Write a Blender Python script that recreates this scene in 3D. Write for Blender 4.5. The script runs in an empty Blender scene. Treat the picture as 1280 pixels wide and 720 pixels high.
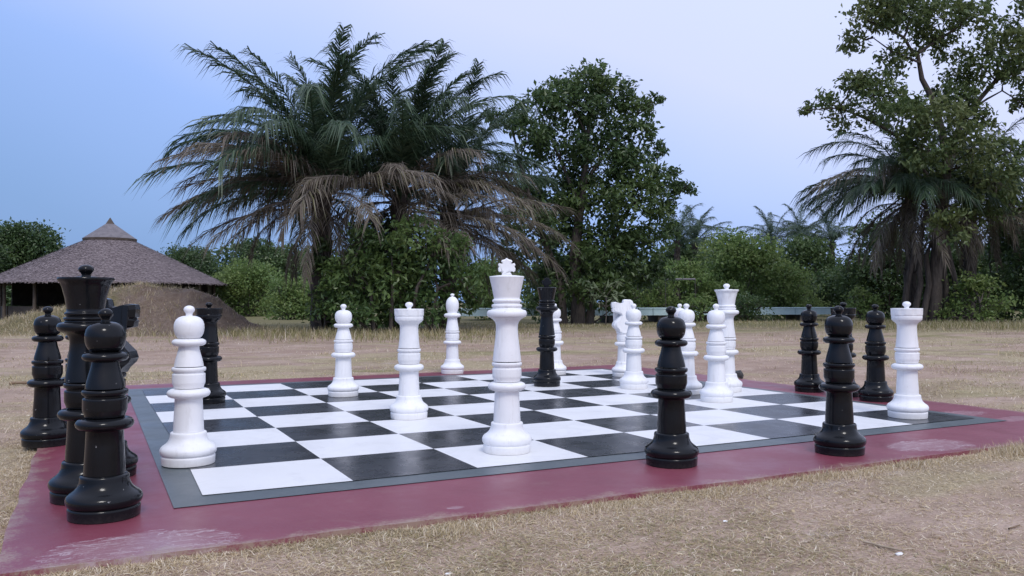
import bpy, bmesh, math, random
import numpy as np
from mathutils import Vector, Matrix

random.seed(7)
RNG = np.random.default_rng(7)
SC = bpy.context.scene
COL = SC.collection
R = math.radians
S = 0.75                      # metres per board square along the near edge
SV = 0.75 * 0.9372            # metres per square in depth
YAW, PITCH, ROLL, FPX = 0.4687, 0.0169, -0.0012, 1039.64
CAM = Vector((-0.6812 * S, -5.8714 * S, 1.2911 * S))

# ------------------------------------------------------------------ camera
cd = bpy.data.cameras.new('camera'); cam = bpy.data.objects.new('camera', cd); COL.objects.link(cam)
cd.sensor_width = 36; cd.lens = FPX / 1280 * 36; cd.clip_end = 3000; cd.clip_start = 0.05
cam.location = CAM
FW = Vector((math.sin(YAW), math.cos(YAW), 0)); RT = Vector((math.cos(YAW), -math.sin(YAW), 0))
f3 = Vector((math.sin(YAW) * math.cos(PITCH), math.cos(YAW) * math.cos(PITCH), math.sin(PITCH)))
u3 = RT.cross(f3)
r2 = RT * math.cos(ROLL) + u3 * math.sin(ROLL); u2 = -RT * math.sin(ROLL) + u3 * math.cos(ROLL)
cam.rotation_euler = Matrix((r2, u2, -f3)).transposed().to_euler()
SC.camera = cam

# ------------------------------------------------------------------ sky, sun, exposure
SUN_EL = R(47)
sd = (-FW + 0.28 * RT).normalized()
w = bpy.data.worlds.new('World'); SC.world = w; w.use_nodes = True
wt = w.node_tree; wt.nodes.clear(); wl = wt.links
out = wt.nodes.new('ShaderNodeOutputWorld')
sky = wt.nodes.new('ShaderNodeTexSky'); sky.sky_type = 'NISHITA'; sky.sun_disc = False
sky.sun_elevation = SUN_EL; sky.sun_rotation = math.atan2(sd.x, sd.y); sky.air_density = 1.2; sky.dust_density = 3.0
bg1 = wt.nodes.new('ShaderNodeBackground'); bg1.inputs[1].default_value = 0.10
wl.new(sky.outputs[0], bg1.inputs[0])
# thin, broad cloud veil over the whole sky (thicker and paler to one side, as the photo shows)
geo = wt.nodes.new('ShaderNodeTexCoord')
dot = wt.nodes.new('ShaderNodeVectorMath'); dot.operation = 'DOT_PRODUCT'
vd = (RT * 0.50 + Vector((0, 0, 1)) * 1.40)
dot.inputs[1].default_value = vd
wl.new(geo.outputs['Generated'], dot.inputs[0])
nz = wt.nodes.new('ShaderNodeTexNoise'); nz.inputs['Scale'].default_value = 1.6; nz.inputs['Detail'].default_value = 3
nz.inputs['Roughness'].default_value = 0.45
wl.new(geo.outputs['Generated'], nz.inputs['Vector'])
nm = wt.nodes.new('ShaderNodeMath'); nm.operation = 'MULTIPLY_ADD'; nm.inputs[1].default_value = 0.30; nm.inputs[2].default_value = -0.15
wl.new(nz.outputs['Fac'], nm.inputs[0])
ad = wt.nodes.new('ShaderNodeMath'); ad.operation = 'ADD'
wl.new(dot.outputs['Value'], ad.inputs[0]); wl.new(nm.outputs[0], ad.inputs[1])
rp = wt.nodes.new('ShaderNodeValToRGB'); e = rp.color_ramp.elements
mr = wt.nodes.new('ShaderNodeMapRange'); mr.inputs[1].default_value = -0.5; mr.inputs[2].default_value = 1.5
wl.new(ad.outputs[0], mr.inputs[0]); wl.new(mr.outputs[0], rp.inputs[0])
e[0].position = 0.0; e[0].color = (0.15, 0.27, 0.55, 1)
e[1].position = 1.0; e[1].color = (0.78, 0.86, 1.14, 1)
for pos, c in ((0.205, (0.20, 0.345, 0.655, 1)), (0.335, (0.31, 0.465, 0.88, 1)), (0.402, (0.45, 0.57, 0.94, 1)), (0.488, (0.62, 0.68, 0.98, 1)), (0.65, (0.70, 0.77, 1.05, 1))):
    k = e.new(pos); k.color = c
bg2 = wt.nodes.new('ShaderNodeBackground'); bg2.inputs[1].default_value = 1.0
wl.new(rp.outputs[0], bg2.inputs[0])
mx = wt.nodes.new('ShaderNodeMixShader'); mx.inputs[0].default_value = 0.88
wl.new(bg1.outputs[0], mx.inputs[1]); wl.new(bg2.outputs[0], mx.inputs[2]); wl.new(mx.outputs[0], out.inputs[0])

ld = bpy.data.lights.new('sun', 'SUN'); ld.energy = 1.22; ld.angle = R(14); ld.color = (1.0, 0.97, 0.94)
sun = bpy.data.objects.new('sun', ld); COL.objects.link(sun)
sdir = Vector((sd.x * math.cos(SUN_EL), sd.y * math.cos(SUN_EL), math.sin(SUN_EL)))
sun.rotation_euler = sdir.to_track_quat('Z', 'Y').to_euler(); sun.location = (0, -6, 15)
vs = SC.view_settings
vs.view_transform = 'Standard'; vs.look = 'None'; vs.gamma = 1.0; vs.use_curve_mapping = False; vs.exposure = 0.25
SC.render.engine = 'CYCLES'
SC.cycles.max_bounces = 6; SC.cycles.transparent_max_bounces = 4

# ------------------------------------------------------------------ helpers
def tag(o, label=None, cat=None, group=None, kind=None):
    for k, v in (('label', label), ('category', cat), ('group', group), ('kind', kind)):
        if v: o[k] = v
    return o
def empty(name, loc=(0, 0, 0), rz=0.0, **kw):
    o = bpy.data.objects.new(name, None); COL.objects.link(o)
    o.empty_display_size = 0.1; o.location = loc; o.rotation_euler = (0, 0, rz)
    return tag(o, **kw)
def link(name, me, parent=None, mat=None, **kw):
    o = bpy.data.objects.new(name, me); COL.objects.link(o)
    if parent: o.parent = parent
    if mat and not me.materials: me.materials.append(mat)
    return tag(o, **kw)
def np_mesh(name, verts, faces, smooth=False, attrs=None):
    """verts (n,3); faces (m,k) all with k corners"""
    me = bpy.data.meshes.new(name)
    verts = np.asarray(verts, np.float32); faces = np.asarray(faces, np.int32)
    n, k = faces.shape
    me.vertices.add(len(verts)); me.vertices.foreach_set('co', verts.ravel())
    me.loops.add(n * k); me.loops.foreach_set('vertex_index', faces.ravel())
    me.polygons.add(n); me.polygons.foreach_set('loop_start', np.arange(0, n * k, k, dtype=np.int32))
    me.polygons.foreach_set('use_smooth', np.full(n, smooth))
    for an, av in (attrs or {}).items():
        a = me.attributes.new(an, 'FLOAT', 'FACE'); a.data.foreach_set('value', np.asarray(av, np.float32))
    me.update(calc_edges=True); return me
def py_mesh(name, verts, faces, smooth=False):
    me = bpy.data.meshes.new(name); me.from_pydata([tuple(v) for v in verts], [], faces)
    if smooth: me.polygons.foreach_set('use_smooth', [True] * len(me.polygons))
    me.update(); return me
def box_mesh(name, x0, x1, y0, y1, z0, z1):
    v = [(x, y, z) for z in (z0, z1) for y in (y0, y1) for x in (x0, x1)]
    f = [(0, 2, 3, 1), (4, 5, 7, 6), (0, 1, 5, 4), (2, 6, 7, 3), (0, 4, 6, 2), (1, 3, 7, 5)]
    return py_mesh(name, v, f)
def at(px, py, depth):
    """world point that lies `depth` metres in front of the photograph's standpoint"""
    return CAM + depth * (f3 + (px - 640) / FPX * r2 + (360 - py) / FPX * u2)
def ground_at(px, depth, z=0.0):
    p = at(px, 378, depth); return Vector((p.x, p.y, z))
PXM = lambda px, depth: px / FPX * depth

class Tubes:
    def __init__(s): s.v = []; s.f = []; s.n = 0
    def add(s, pts, rads, seg=7):
        pts = [Vector(p) for p in pts]; base = s.n
        up = Vector((0.31, 0.17, 0.93))
        for i, p in enumerate(pts):
            d = (pts[min(i + 1, len(pts) - 1)] - pts[max(i - 1, 0)]).normalized()
            a = d.cross(up); a = a.normalized() if a.length > 1e-3 else d.orthogonal().normalized()
            b = d.cross(a)
            for k in range(seg):
                t = 2 * math.pi * k / seg
                s.v.append(p + (a * math.cos(t) + b * math.sin(t)) * rads[i])
        for i in range(len(pts) - 1):
            for k in range(seg):
                k2 = (k + 1) % seg
                s.f.append((base + i * seg + k, base + i * seg + k2, base + (i + 1) * seg + k2, base + (i + 1) * seg + k))
        s.n += len(pts) * seg
    def mesh(s, name): return py_mesh(name, s.v, s.f, True)
def wiggle(a, b, n, amp, rnd):
    a, b = Vector(a), Vector(b); L = (b - a).length; pts = []
    for i in range(n + 1):
        t = i / n; p = a.lerp(b, t)
        if 0 < i < n: p += Vector((rnd.uniform(-1, 1), rnd.uniform(-1, 1), rnd.uniform(-.6, .8))) * amp * L
        pts.append(p)
    return pts

# ------------------------------------------------------------------ materials
def mat(name):
    m = bpy.data.materials.new(name); m.use_nodes = True
    nt = m.node_tree; b = nt.nodes['Principled BSDF']; return m, nt, b
def nd(nt, t, **kw):
    n = nt.nodes.new(t)
    for k, v in kw.items():
        if k in n.inputs: n.inputs[k].default_value = v
        else: setattr(n, k, v)
    return n
def noise(nt, vec, scale, detail=4, rough=0.55, dist=0.0):
    n = nd(nt, 'ShaderNodeTexNoise'); n.inputs['Scale'].default_value = scale; n.inputs['Detail'].default_value = detail
    n.inputs['Roughness'].default_value = rough; n.inputs['Distortion'].default_value = dist
    nt.links.new(vec, n.inputs['Vector']); return n.outputs['Fac']
def ramp(nt, fac, stops):
    r = nd(nt, 'ShaderNodeValToRGB'); el = r.color_ramp.elements
    def c4(c): return tuple(c) + (1,) if not isinstance(c, (int, float)) else (c, c, c, 1)
    el[0].position, el[0].color = stops[0][0], c4(stops[0][1]); el[1].position, el[1].color = stops[-1][0], c4(stops[-1][1])
    for p, c in stops[1:-1]:
        k = el.new(p); k.color = c4(c)
    nt.links.new(fac, r.inputs[0]); return r.outputs[0]
def mix(nt, fac, a, b, mode='MIX'):
    m = nd(nt, 'ShaderNodeMix'); m.data_type = 'RGBA'; m.blend_type = mode
    for sock, v in ((m.inputs['Factor'], fac), (m.inputs['A'], a), (m.inputs['B'], b)):
        pass
    ins = [m.inputs[0], m.inputs[6], m.inputs[7]]
    for sck, v in zip(ins, (fac, a, b)):
        if isinstance(v, (int, float)): sck.default_value = v
        elif isinstance(v, tuple): sck.default_value = v + (1,) if len(v) == 3 else v
        else: nt.links.new(v, sck)
    return m.outputs[2]
def math_(nt, op, a, b=None, c=None, clamp=False):
    m = nd(nt, 'ShaderNodeMath'); m.operation = op; m.use_clamp = clamp
    for i, v in enumerate((a, b, c)):
        if v is None: continue
        if isinstance(v, (int, float)): m.inputs[i].default_value = v
        else: nt.links.new(v, m.inputs[i])
    return m.outputs[0]
def bump(nt, b, h, strength, dist=0.01):
    n = nd(nt, 'ShaderNodeBump'); n.inputs['Strength'].default_value = strength; n.inputs['Distance'].default_value = dist
    nt.links.new(h, n.inputs['Height']); nt.links.new(n.outputs[0], b.inputs['Normal'])
def wpos(nt): return nd(nt, 'ShaderNodeNewGeometry').outputs['Position']
def objco(nt): return nd(nt, 'ShaderNodeTexCoord').outputs['Object']

def chess_mat(name, white):
    m, nt, b = mat(name); L = nt.links
    P = wpos(nt)
    fine = noise(nt, P, 60, 3); big = noise(nt, P, 7, 4); spots = noise(nt, P, 38, 2, 0.5)
    sep = nd(nt, 'ShaderNodeSeparateXYZ'); L.new(P, sep.inputs[0])
    if white:
        c = mix(nt, ramp(nt, big, [(0.35, 0), (0.75, 1)]), (0.86, 0.86, 0.875), (0.78, 0.78, 0.79))
        c = mix(nt, ramp(nt, noise(nt, P, 26, 5, 0.7), [(0.66, 0), (0.78, 1)]), c, (0.55, 0.52, 0.48))
        sm = nd(nt, 'ShaderNodeMapping'); sm.inputs['Scale'].default_value = (14, 14, 1.6); L.new(P, sm.inputs['Vector'])
        c = mix(nt, ramp(nt, noise(nt, sm.outputs[0], 2.0, 6, 0.7), [(0.54, 0), (0.80, .55)]), c, (0.50, 0.48, 0.46))
        low = ramp(nt, math_(nt, 'ADD', sep.outputs[2], math_(nt, 'MULTIPLY', fine, 0.05)), [(0.03, 0.45), (0.085, 0)])
        c = mix(nt, low, c, (0.60, 0.57, 0.52))
        L.new(c, b.inputs['Base Color']); b.inputs['Roughness'].default_value = 0.45
    else:
        c = mix(nt, ramp(nt, big, [(0.3, 0), (0.8, 1)]), (0.006, 0.0065, 0.008), (0.010, 0.011, 0.013))
        c = mix(nt, ramp(nt, spots, [(0.74, 0), (0.77, 1)]), c, (0.22, 0.22, 0.22))
        low = ramp(nt, math_(nt, 'ADD', sep.outputs[2], math_(nt, 'MULTIPLY', fine, 0.06)), [(0.03, 0.25), (0.06, 0)])
        c = mix(nt, low, c, (0.06, 0.05, 0.048))
        L.new(c, b.inputs['Base Color'])
        L.new(ramp(nt, noise(nt, P, 14, 4), [(0.3, 0.12), (0.8, 0.24)]), b.inputs['Roughness'])
        b.inputs['Specular IOR Level'].default_value = 0.24
    bump(nt, b, math_(nt, 'ADD', fine, big), 0.10 if white else 0.05, 0.004)
    return m
M_WHITE = chess_mat('white_paint', True); M_BLACK = chess_mat('black_paint', False)

def board_paint(name, c0, c1, rough, seed, spec=0.5):
    m, nt, b = mat(name); L = nt.links; P = wpos(nt)
    big = noise(nt, P, 1.3 + seed * .1, 5, 0.6); fine = noise(nt, P, 90, 3)
    c = mix(nt, ramp(nt, big, [(0.3, 0), (0.7, 1)]), c0, c1)
    c = mix(nt, ramp(nt, noise(nt, P, 18, 6, 0.75), [(0.62, 0), (0.80, 0.5)]), c, tuple(0.6 * x + 0.12 for x in c0))
    c = mix(nt, ramp(nt, noise(nt, P, 2.4, 7, 0.72, 1.5), [(0.50, 0), (0.78, .55)]), c, tuple(0.55 * x + 0.10 for x in c0))
    c = mix(nt, ramp(nt, noise(nt, P, 45, 2), [(0.765, 0), (0.78, 1)]), c, (0.5, 0.48, 0.46))
    L.new(c, b.inputs['Base Color'])
    L.new(ramp(nt, noise(nt, P, 3.1, 5, 0.65), [(0.3, rough - 0.08), (0.7, rough + 0.10)]), b.inputs['Roughness'])
    b.inputs['Specular IOR Level'].default_value = spec
    bump(nt, b, fine, 0.03, 0.004); return m
M_SQB = board_paint('square_black', (0.025, 0.028, 0.035), (0.042, 0.046, 0.055), 0.27, 1)
M_SQW = board_paint('square_white', (0.80, 0.80, 0.81), (0.73, 0.73, 0.73), 0.45, 2)
M_GREY = board_paint('band_grey', (0.075, 0.095, 0.105), (0.10, 0.12, 0.13), 0.40, 3)

BX0_, BX1_, BY0_, BY1_ = -1.10 * S, 9.05 * S, -1.22 * S, 8.45 * S
def red_mat():
    m, nt, b = mat('border_red'); L = nt.links; P = wpos(nt)
    big = noise(nt, P, 1.1, 5, 0.6); fine = noise(nt, P, 80, 4)
    c = mix(nt, ramp(nt, big, [(0.3, 0), (0.7, 1)]), (0.180, 0.034, 0.056), (0.235, 0.060, 0.086))
    c = mix(nt, ramp(nt, noise(nt, P, 9, 6, 0.7), [(0.55, 0), (0.85, 0.6)]), c, (0.25, 0.10, 0.10))
    # worn, scraped patches: ellipses with a shape of their own on the slab
    sep = nd(nt, 'ShaderNodeSeparateXYZ'); L.new(P, sep.inputs[0])
    mp = nd(nt, 'ShaderNodeMapping'); mp.inputs['Rotation'].default_value = (0, 0, 0.5); mp.inputs['Scale'].default_value = (3, 26, 1)
    L.new(P, mp.inputs['Vector'])
    scr = math_(nt, 'MAXIMUM', ramp(nt, noise(nt, mp.outputs[0], 2.2, 6, 0.75, 0.8), [(0.53, 0), (0.60, 1)]), ramp(nt, noise(nt, P, 24, 6, 0.75, 1.5), [(0.56, 0), (0.62, .9)]))
    wob = math_(nt, 'MULTIPLY', noise(nt, P, 6, 6, 0.7), 0.9)
    tot = None
    for cx, cy, rx, ry, amt in ((-0.33, -0.80, 0.50, 0.34, .9), (4.55, -0.66, 0.50, 0.27, .85), (6.10, 0.28, 0.55, 0.20, .8), (1.03, -0.77, 0.06, 0.04, .8), (6.35, -0.15, 0.5, 0.14, .6)):
        dx = math_(nt, 'DIVIDE', math_(nt, 'SUBTRACT', sep.outputs[0], cx), rx)
        dy = math_(nt, 'DIVIDE', math_(nt, 'SUBTRACT', sep.outputs[1], cy), ry)
        d = math_(nt, 'ADD', math_(nt, 'ADD', math_(nt, 'MULTIPLY', dx, dx), math_(nt, 'MULTIPLY', dy, dy)), wob)
        body = ramp(nt, d, [(0.55, 0.30 * amt), (1.25, 0)])
        rim = ramp(nt, d, [(0.45, 0.45 * amt), (0.95, amt), (1.25, 0)])
        k = math_(nt, 'ADD', body, math_(nt, 'MULTIPLY', rim, scr), clamp=True)
        tot = k if tot is None else math_(nt, 'MAXIMUM', tot, k)
    c = mix(nt, tot, c, (0.50, 0.40, 0.42))
    ex = math_(nt, 'MINIMUM', math_(nt, 'SUBTRACT', sep.outputs[0], BX0_), math_(nt, 'SUBTRACT', BX1_, sep.outputs[0]))
    ey = math_(nt, 'MINIMUM', math_(nt, 'SUBTRACT', sep.outputs[1], BY0_), math_(nt, 'SUBTRACT', BY1_, sep.outputs[1]))
    dust = math_(nt, 'ADD', math_(nt, 'MINIMUM', ex, ey), math_(nt, 'ADD', math_(nt, 'MULTIPLY', noise(nt, P, 5, 6, 0.7), 0.45), math_(nt, 'MULTIPLY', noise(nt, P, 70, 4, 0.8), 0.35)))
    c = mix(nt, ramp(nt, dust, [(0.36, .8), (0.46, 0)]), c, (0.34, 0.25, 0.19))
    c = mix(nt, ramp(nt, noise(nt, P, 3.2, 6, 0.7, 1.2), [(0.58, 0), (0.72, .35)]), c, (0.27, 0.15, 0.14))
    c = mix(nt, ramp(nt, noise(nt, P, 30, 2), [(0.775, 0), (0.79, 1)]), c, (0.5, 0.42, 0.4))
    L.new(c, b.inputs['Base Color'])
    L.new(ramp(nt, noise(nt, P, 2.6, 5, 0.65), [(0.3, 0.32), (0.7, 0.52)]), b.inputs['Roughness'])
    bump(nt, b, fine, 0.12, 0.004); return m
M_RED = red_mat()

def ground_mat():
    m, nt, b = mat('dry_ground'); L = nt.links; P = wpos(nt)
    st = nd(nt, 'ShaderNodeMapping'); st.inputs['Rotation'].default_value = (0, 0, YAW); st.inputs['Scale'].default_value = (0.45, 1.0, 1); L.new(P, st.inputs['Vector'])
    big = noise(nt, st.outputs[0], 0.22, 5, 0.62); mid = noise(nt, P, 0.9, 5, 0.6); fine = noise(nt, P, 30, 5, 0.7)
    soil = mix(nt, ramp(nt, mid, [(0.35, 0), (0.7, 1)]), (0.35, 0.245, 0.19), (0.50, 0.385, 0.31))
    soil = mix(nt, ramp(nt, noise(nt, st.outputs[0], 1.6, 6, 0.7), [(0.60, 0), (0.72, .8)]), soil, (0.56, 0.49, 0.45))
    soil = mix(nt, ramp(nt, noise(nt, st.outputs[0], 2.6, 6, 0.7), [(0.28, .7), (0.42, 0)]), soil, (0.17, 0.125, 0.09))
    straw = mix(nt, ramp(nt, fine, [(0.3, 0), (0.7, 1)]), (0.31, 0.25, 0.15), (0.50, 0.42, 0.28))
    green = mix(nt, ramp(nt, fine, [(0.3, 0), (0.7, 1)]), (0.15, 0.15, 0.06), (0.30, 0.27, 0.13))
    g = mix(nt, ramp(nt, noise(nt, P, 0.45, 5, 0.65), [(0.50, 0), (0.62, 1)]), straw, green)
    c = mix(nt, ramp(nt, math_(nt, 'ADD', math_(nt, 'MULTIPLY', big, 0.7), math_(nt, 'MULTIPLY', mid, 0.3)), [(0.455, 0), (0.51, 1)]), g, soil)
    c = mix(nt, ramp(nt, noise(nt, P, 60, 4, 0.8), [(0.30, 0.55), (0.55, 0)]), c, (0.10, 0.075, 0.05))
    c = mix(nt, ramp(nt, noise(nt, st.outputs[0], 7, 5, 0.75), [(0.30, 0.6), (0.47, 0)]), c, (0.16, 0.12, 0.075))  # mid-scale dark specks painted in as shadows of small tufts
    c = mix(nt, ramp(nt, noise(nt, st.outputs[0], 1.1, 5, 0.7), [(0.36, 0.55), (0.50, 0)]), c, (0.22, 0.155, 0.12))
    # darker, greener growth where the lawn runs out under the trees
    fd = nd(nt, 'ShaderNodeVectorMath'); fd.operation = 'DOT_PRODUCT'; fd.inputs[1].default_value = FW; L.new(P, fd.inputs[0])
    far = math_(nt, 'ADD', fd.outputs['Value'], math_(nt, 'MULTIPLY', mid, 9))
    c = mix(nt, ramp(nt, math_(nt, 'DIVIDE', far, 60), [(0.40, 0), (0.56, 0.85)]), c, (0.13, 0.125, 0.055))
    L.new(c, b.inputs['Base Color']); b.inputs['Roughness'].default_value = 0.95; b.inputs['Specular IOR Level'].default_value = 0.1
    bump(nt, b, math_(nt, 'ADD', math_(nt, 'MULTIPLY', fine, 0.5), mid), 0.6, 0.03); return m
M_GROUND = ground_mat()

def island_mat(name, stops, rough=0.7, transl=0.0, tint=None, spec=0.25):
    m, nt, b = mat(name); L = nt.links
    ri = nd(nt, 'ShaderNodeNewGeometry').outputs['Random Per Island']
    c = ramp(nt, ri, stops)
    if tint:
        a = nd(nt, 'ShaderNodeAttribute'); a.attribute_name = 'tint'
        c = mix(nt, a.outputs['Fac'], c, tint)
    L.new(c, b.inputs['Base Color']); b.inputs['Roughness'].default_value = rough; b.inputs['Specular IOR Level'].default_value = spec
    if transl:
        t = nd(nt, 'ShaderNodeBsdfTranslucent'); L.new(c, t.inputs[0])
        ms = nd(nt, 'ShaderNodeMixShader'); ms.inputs[0].default_value = transl
        o = nt.nodes['Material Output']
        L.new(b.outputs[0], ms.inputs[1]); L.new(t.outputs[0], ms.inputs[2]); L.new(ms.outputs[0], o.inputs[0])
    return m
M_GRASS = island_mat('dry_grass', [(0, (0.72, 0.60, 0.41)), (0.25, (0.60, 0.48, 0.29)), (0.5, (0.38, 0.295, 0.175)), (0.8, (0.70, 0.58, 0.45)), (1, (0.88, 0.80, 0.64))], 0.85, 0.3, tint=(0.20, 0.20, 0.07))
M_LEAF = island_mat('leaf_dark', [(0, (0.040, 0.078, 0.030)), (0.5, (0.064, 0.112, 0.042)), (1, (0.100, 0.155, 0.060))], 0.36, 0.42, tint=(0.14, 0.20, 0.06), spec=.5)
M_LEAF2 = island_mat('leaf_bright', [(0, (0.100, 0.165, 0.048)), (0.5, (0.150, 0.235, 0.068)), (1, (0.205, 0.290, 0.095))], 0.42, 0.45, tint=(0.27, 0.32, 0.10), spec=.45)
M_LEAF3 = island_mat('leaf_olive', [(0, (0.062, 0.098, 0.034)), (0.5, (0.100, 0.148, 0.050)), (1, (0.150, 0.195, 0.070))], 0.45, 0.42, tint=(0.19, 0.21, 0.08), spec=.45)
M_LEAF5 = island_mat('leaf_glossy', [(0, (0.050, 0.098, 0.034)), (0.5, (0.085, 0.152, 0.050)), (1, (0.135, 0.215, 0.075))], 0.36, 0.42, tint=(0.18, 0.26, 0.075), spec=.5)
M_PALM = island_mat('palm_green', [(0, (0.030, 0.062, 0.034)), (0.6, (0.058, 0.100, 0.054)), (1, (0.105, 0.150, 0.082))], 0.38, 0.28, spec=0.5)
M_DRY = island_mat('palm_dry', [(0, (0.09, 0.078, 0.06)), (0.35, (0.15, 0.125, 0.10)), (0.65, (0.21, 0.185, 0.16)), (0.85, (0.15, 0.145, 0.07)), (1, (0.33, 0.295, 0.26))], 0.8, 0.15)

def bark_mat(name, a, c_):
    m, nt, b = mat(name); L = nt.links; P = wpos(nt)
    mp = nd(nt, 'ShaderNodeMapping'); mp.inputs['Scale'].default_value = (6, 6, 1.2); L.new(P, mp.inputs['Vector'])
    n = noise(nt, mp.outputs[0], 2.0, 6, 0.7)
    L.new(mix(nt, ramp(nt, n, [(0.35, 0), (0.65, 1)]), a, c_), b.inputs['Base Color']); b.inputs['Roughness'].default_value = 0.9
    bump(nt, b, n, 0.8, 0.05); return m
M_BARK = bark_mat('bark', (0.045, 0.037, 0.032), (0.12, 0.10, 0.085))
M_PBARK = bark_mat('palm_bark', (0.03, 0.024, 0.02), (0.085, 0.070, 0.060))

def simple(name, c0, c1, scale, rough=0.8, bs=0.3):
    m, nt, b = mat(name); L = nt.links; P = wpos(nt); n = noise(nt, P, scale, 5, 0.65)
    L.new(mix(nt, ramp(nt, n, [(0.35, 0), (0.65, 1)]), c0, c1), b.inputs['Base Color']); b.inputs['Roughness'].default_value = rough
    bump(nt, b, n, bs, 0.01); return m
M_BLUE = simple('pale_blue_paint', (0.42, 0.58, 0.62), (0.55, 0.70, 0.72), 2.5, 0.5)
M_PIER = simple('dark_pier', (0.05, 0.045, 0.04), (0.09, 0.08, 0.07), 3)
M_POST = simple('hut_post', (0.06, 0.045, 0.035), (0.11, 0.085, 0.065), 4)
M_CAP = simple('hut_cap', (0.13, 0.118, 0.128), (0.19, 0.172, 0.182), 3, 0.7)
M_CONC = simple('slab_edge', (0.25, 0.2, 0.18), (0.35, 0.3, 0.27), 8)
M_THATCH = island_mat('thatch', [(0, (0.18, 0.145, 0.15)), (0.5, (0.225, 0.183, 0.186)), (1, (0.275, 0.23, 0.23))], 0.9, 0.0)
M_STICK = simple('stick', (0.16, 0.10, 0.06), (0.24, 0.17, 0.11), 12)
M_SCRAP = simple('white_scrap', (0.75, 0.75, 0.74), (0.85, 0.85, 0.84), 20, 0.6)
M_STONE = simple('dark_stone', (0.02, 0.02, 0.022), (0.05, 0.05, 0.05), 20, 0.6)

def mound_mat():
    m, nt, b = mat('mound_earth'); L = nt.links; P = objco(nt)
    sep = nd(nt, 'ShaderNodeSeparateXYZ'); L.new(P, sep.inputs[0])
    mid = noise(nt, P, 1.3, 6, 0.65); fine = noise(nt, P, 9, 5, 0.7)
    soil = mix(nt, ramp(nt, fine, [(0.3, 0), (0.7, 1)]), (0.15, 0.105, 0.08), (0.24, 0.185, 0.145))
    grs = mix(nt, ramp(nt, fine, [(0.3, 0), (0.7, 1)]), (0.11, 0.10, 0.045), (0.24, 0.20, 0.105))
    k = math_(nt, 'ADD', math_(nt, 'MULTIPLY', sep.outputs[0], 0.20), math_(nt, 'MULTIPLY', mid, 0.9))
    c = mix(nt, ramp(nt, k, [(0.32, 0), (0.52, 1)]), grs, soil)
    L.new(c, b.inputs['Base Color']); b.inputs['Roughness'].default_value = 0.95
    bump(nt, b, math_(nt, 'ADD', mid, fine), 0.9, 0.10); return m
M_MOUND = mound_mat()

# ------------------------------------------------------------------ ground
BX0, BX1, BY0, BY1 = -1.10 * S, 9.05 * S, -1.22 * S, 8.45 * S      # painted slab
def vnoise(x, y, f, seed):
    return np.sin(x * f + 1.3 * seed + 1.7 * np.sin(y * f * .7 + seed)) * np.sin(y * f * 1.1 - .6 * seed + 1.3 * np.sin(x * f * .8))
def ground_h(x, y):
    d = np.maximum(np.maximum(BX0 - x, x - BX1), np.maximum(BY0 - y, y - BY1))
    out_ = np.clip(d / 0.5, 0, 1)
    h = -0.03 + out_ * (0.016 + 0.012 * vnoise(x, y, 1.9, 1) + 0.007 * vnoise(x, y, 5.3, 2))
    far = np.clip((np.hypot(x, y) - 10) / 25, 0, 1)
    return h + far * (0.05 * vnoise(x, y, 0.35, 3) + 0.03 * vnoise(x, y, 0.9, 4))
N = 340
t = np.linspace(-1, 1, N); gx = np.sinh(t * 5.4) / math.sinh(5.4) * 900
X, Y = np.meshgrid(gx + 2.5, gx + 1.0)
V = np.stack([X, Y, ground_h(X, Y)], -1).reshape(-1, 3)
ii = np.arange(N * N).reshape(N, N)
F = np.stack([ii[:-1, :-1], ii[:-1, 1:], ii[1:, 1:], ii[1:, :-1]], -1).reshape(-1, 4)
link('ground', np_mesh('ground', V, F, True), None, M_GROUND, kind='structure')

# earth mound in front of the hut
mp_ = ground_at(168, 27.5)
n = 130; a = np.linspace(-1, 1, n); U, W_ = np.meshgrid(a, a); U = U * 5.4; W_ = W_ * 3.4
def mound_h(U, W_):
    h = 1.62 * np.exp(-np.abs((U - 0.35) / np.where(U < .35, 2.9, 2.9)) ** 2.5) * np.exp(-np.abs(W_ / 1.6) ** 2.2) + 0.45 * np.exp(-((U + 3.6) / 1.3) ** 2 - (W_ / 1.2) ** 2) + 0.45 * np.exp(-((U - 2.5) / .9) ** 2 - ((W_ + .2) / 1.1) ** 2)
    h = h + (0.10 * vnoise(U, W_, 1.7, 2) + 0.07 * vnoise(U, W_, 4.1, 5) + 0.05 * vnoise(U, W_, 8.0, 7)) * np.clip(h * 2, 0, 1)
    return h * np.clip((1 - np.maximum(np.abs(U / 5.4), np.abs(W_ / 3.4))) * 6, 0, 1) - 0.14
h = mound_h(U, W_)
ii = np.arange(n * n).reshape(n, n)
F = np.stack([ii[:-1, :-1], ii[:-1, 1:], ii[1:, 1:], ii[1:, :-1]], -1).reshape(-1, 4)
mo = link('earth_mound', np_mesh('earth_mound', np.stack([U, W_, h], -1).reshape(-1, 3), F, True), None, M_MOUND, kind='structure')
mo.location = mp_; mo.rotation_euler = (0, 0, -YAW)

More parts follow.
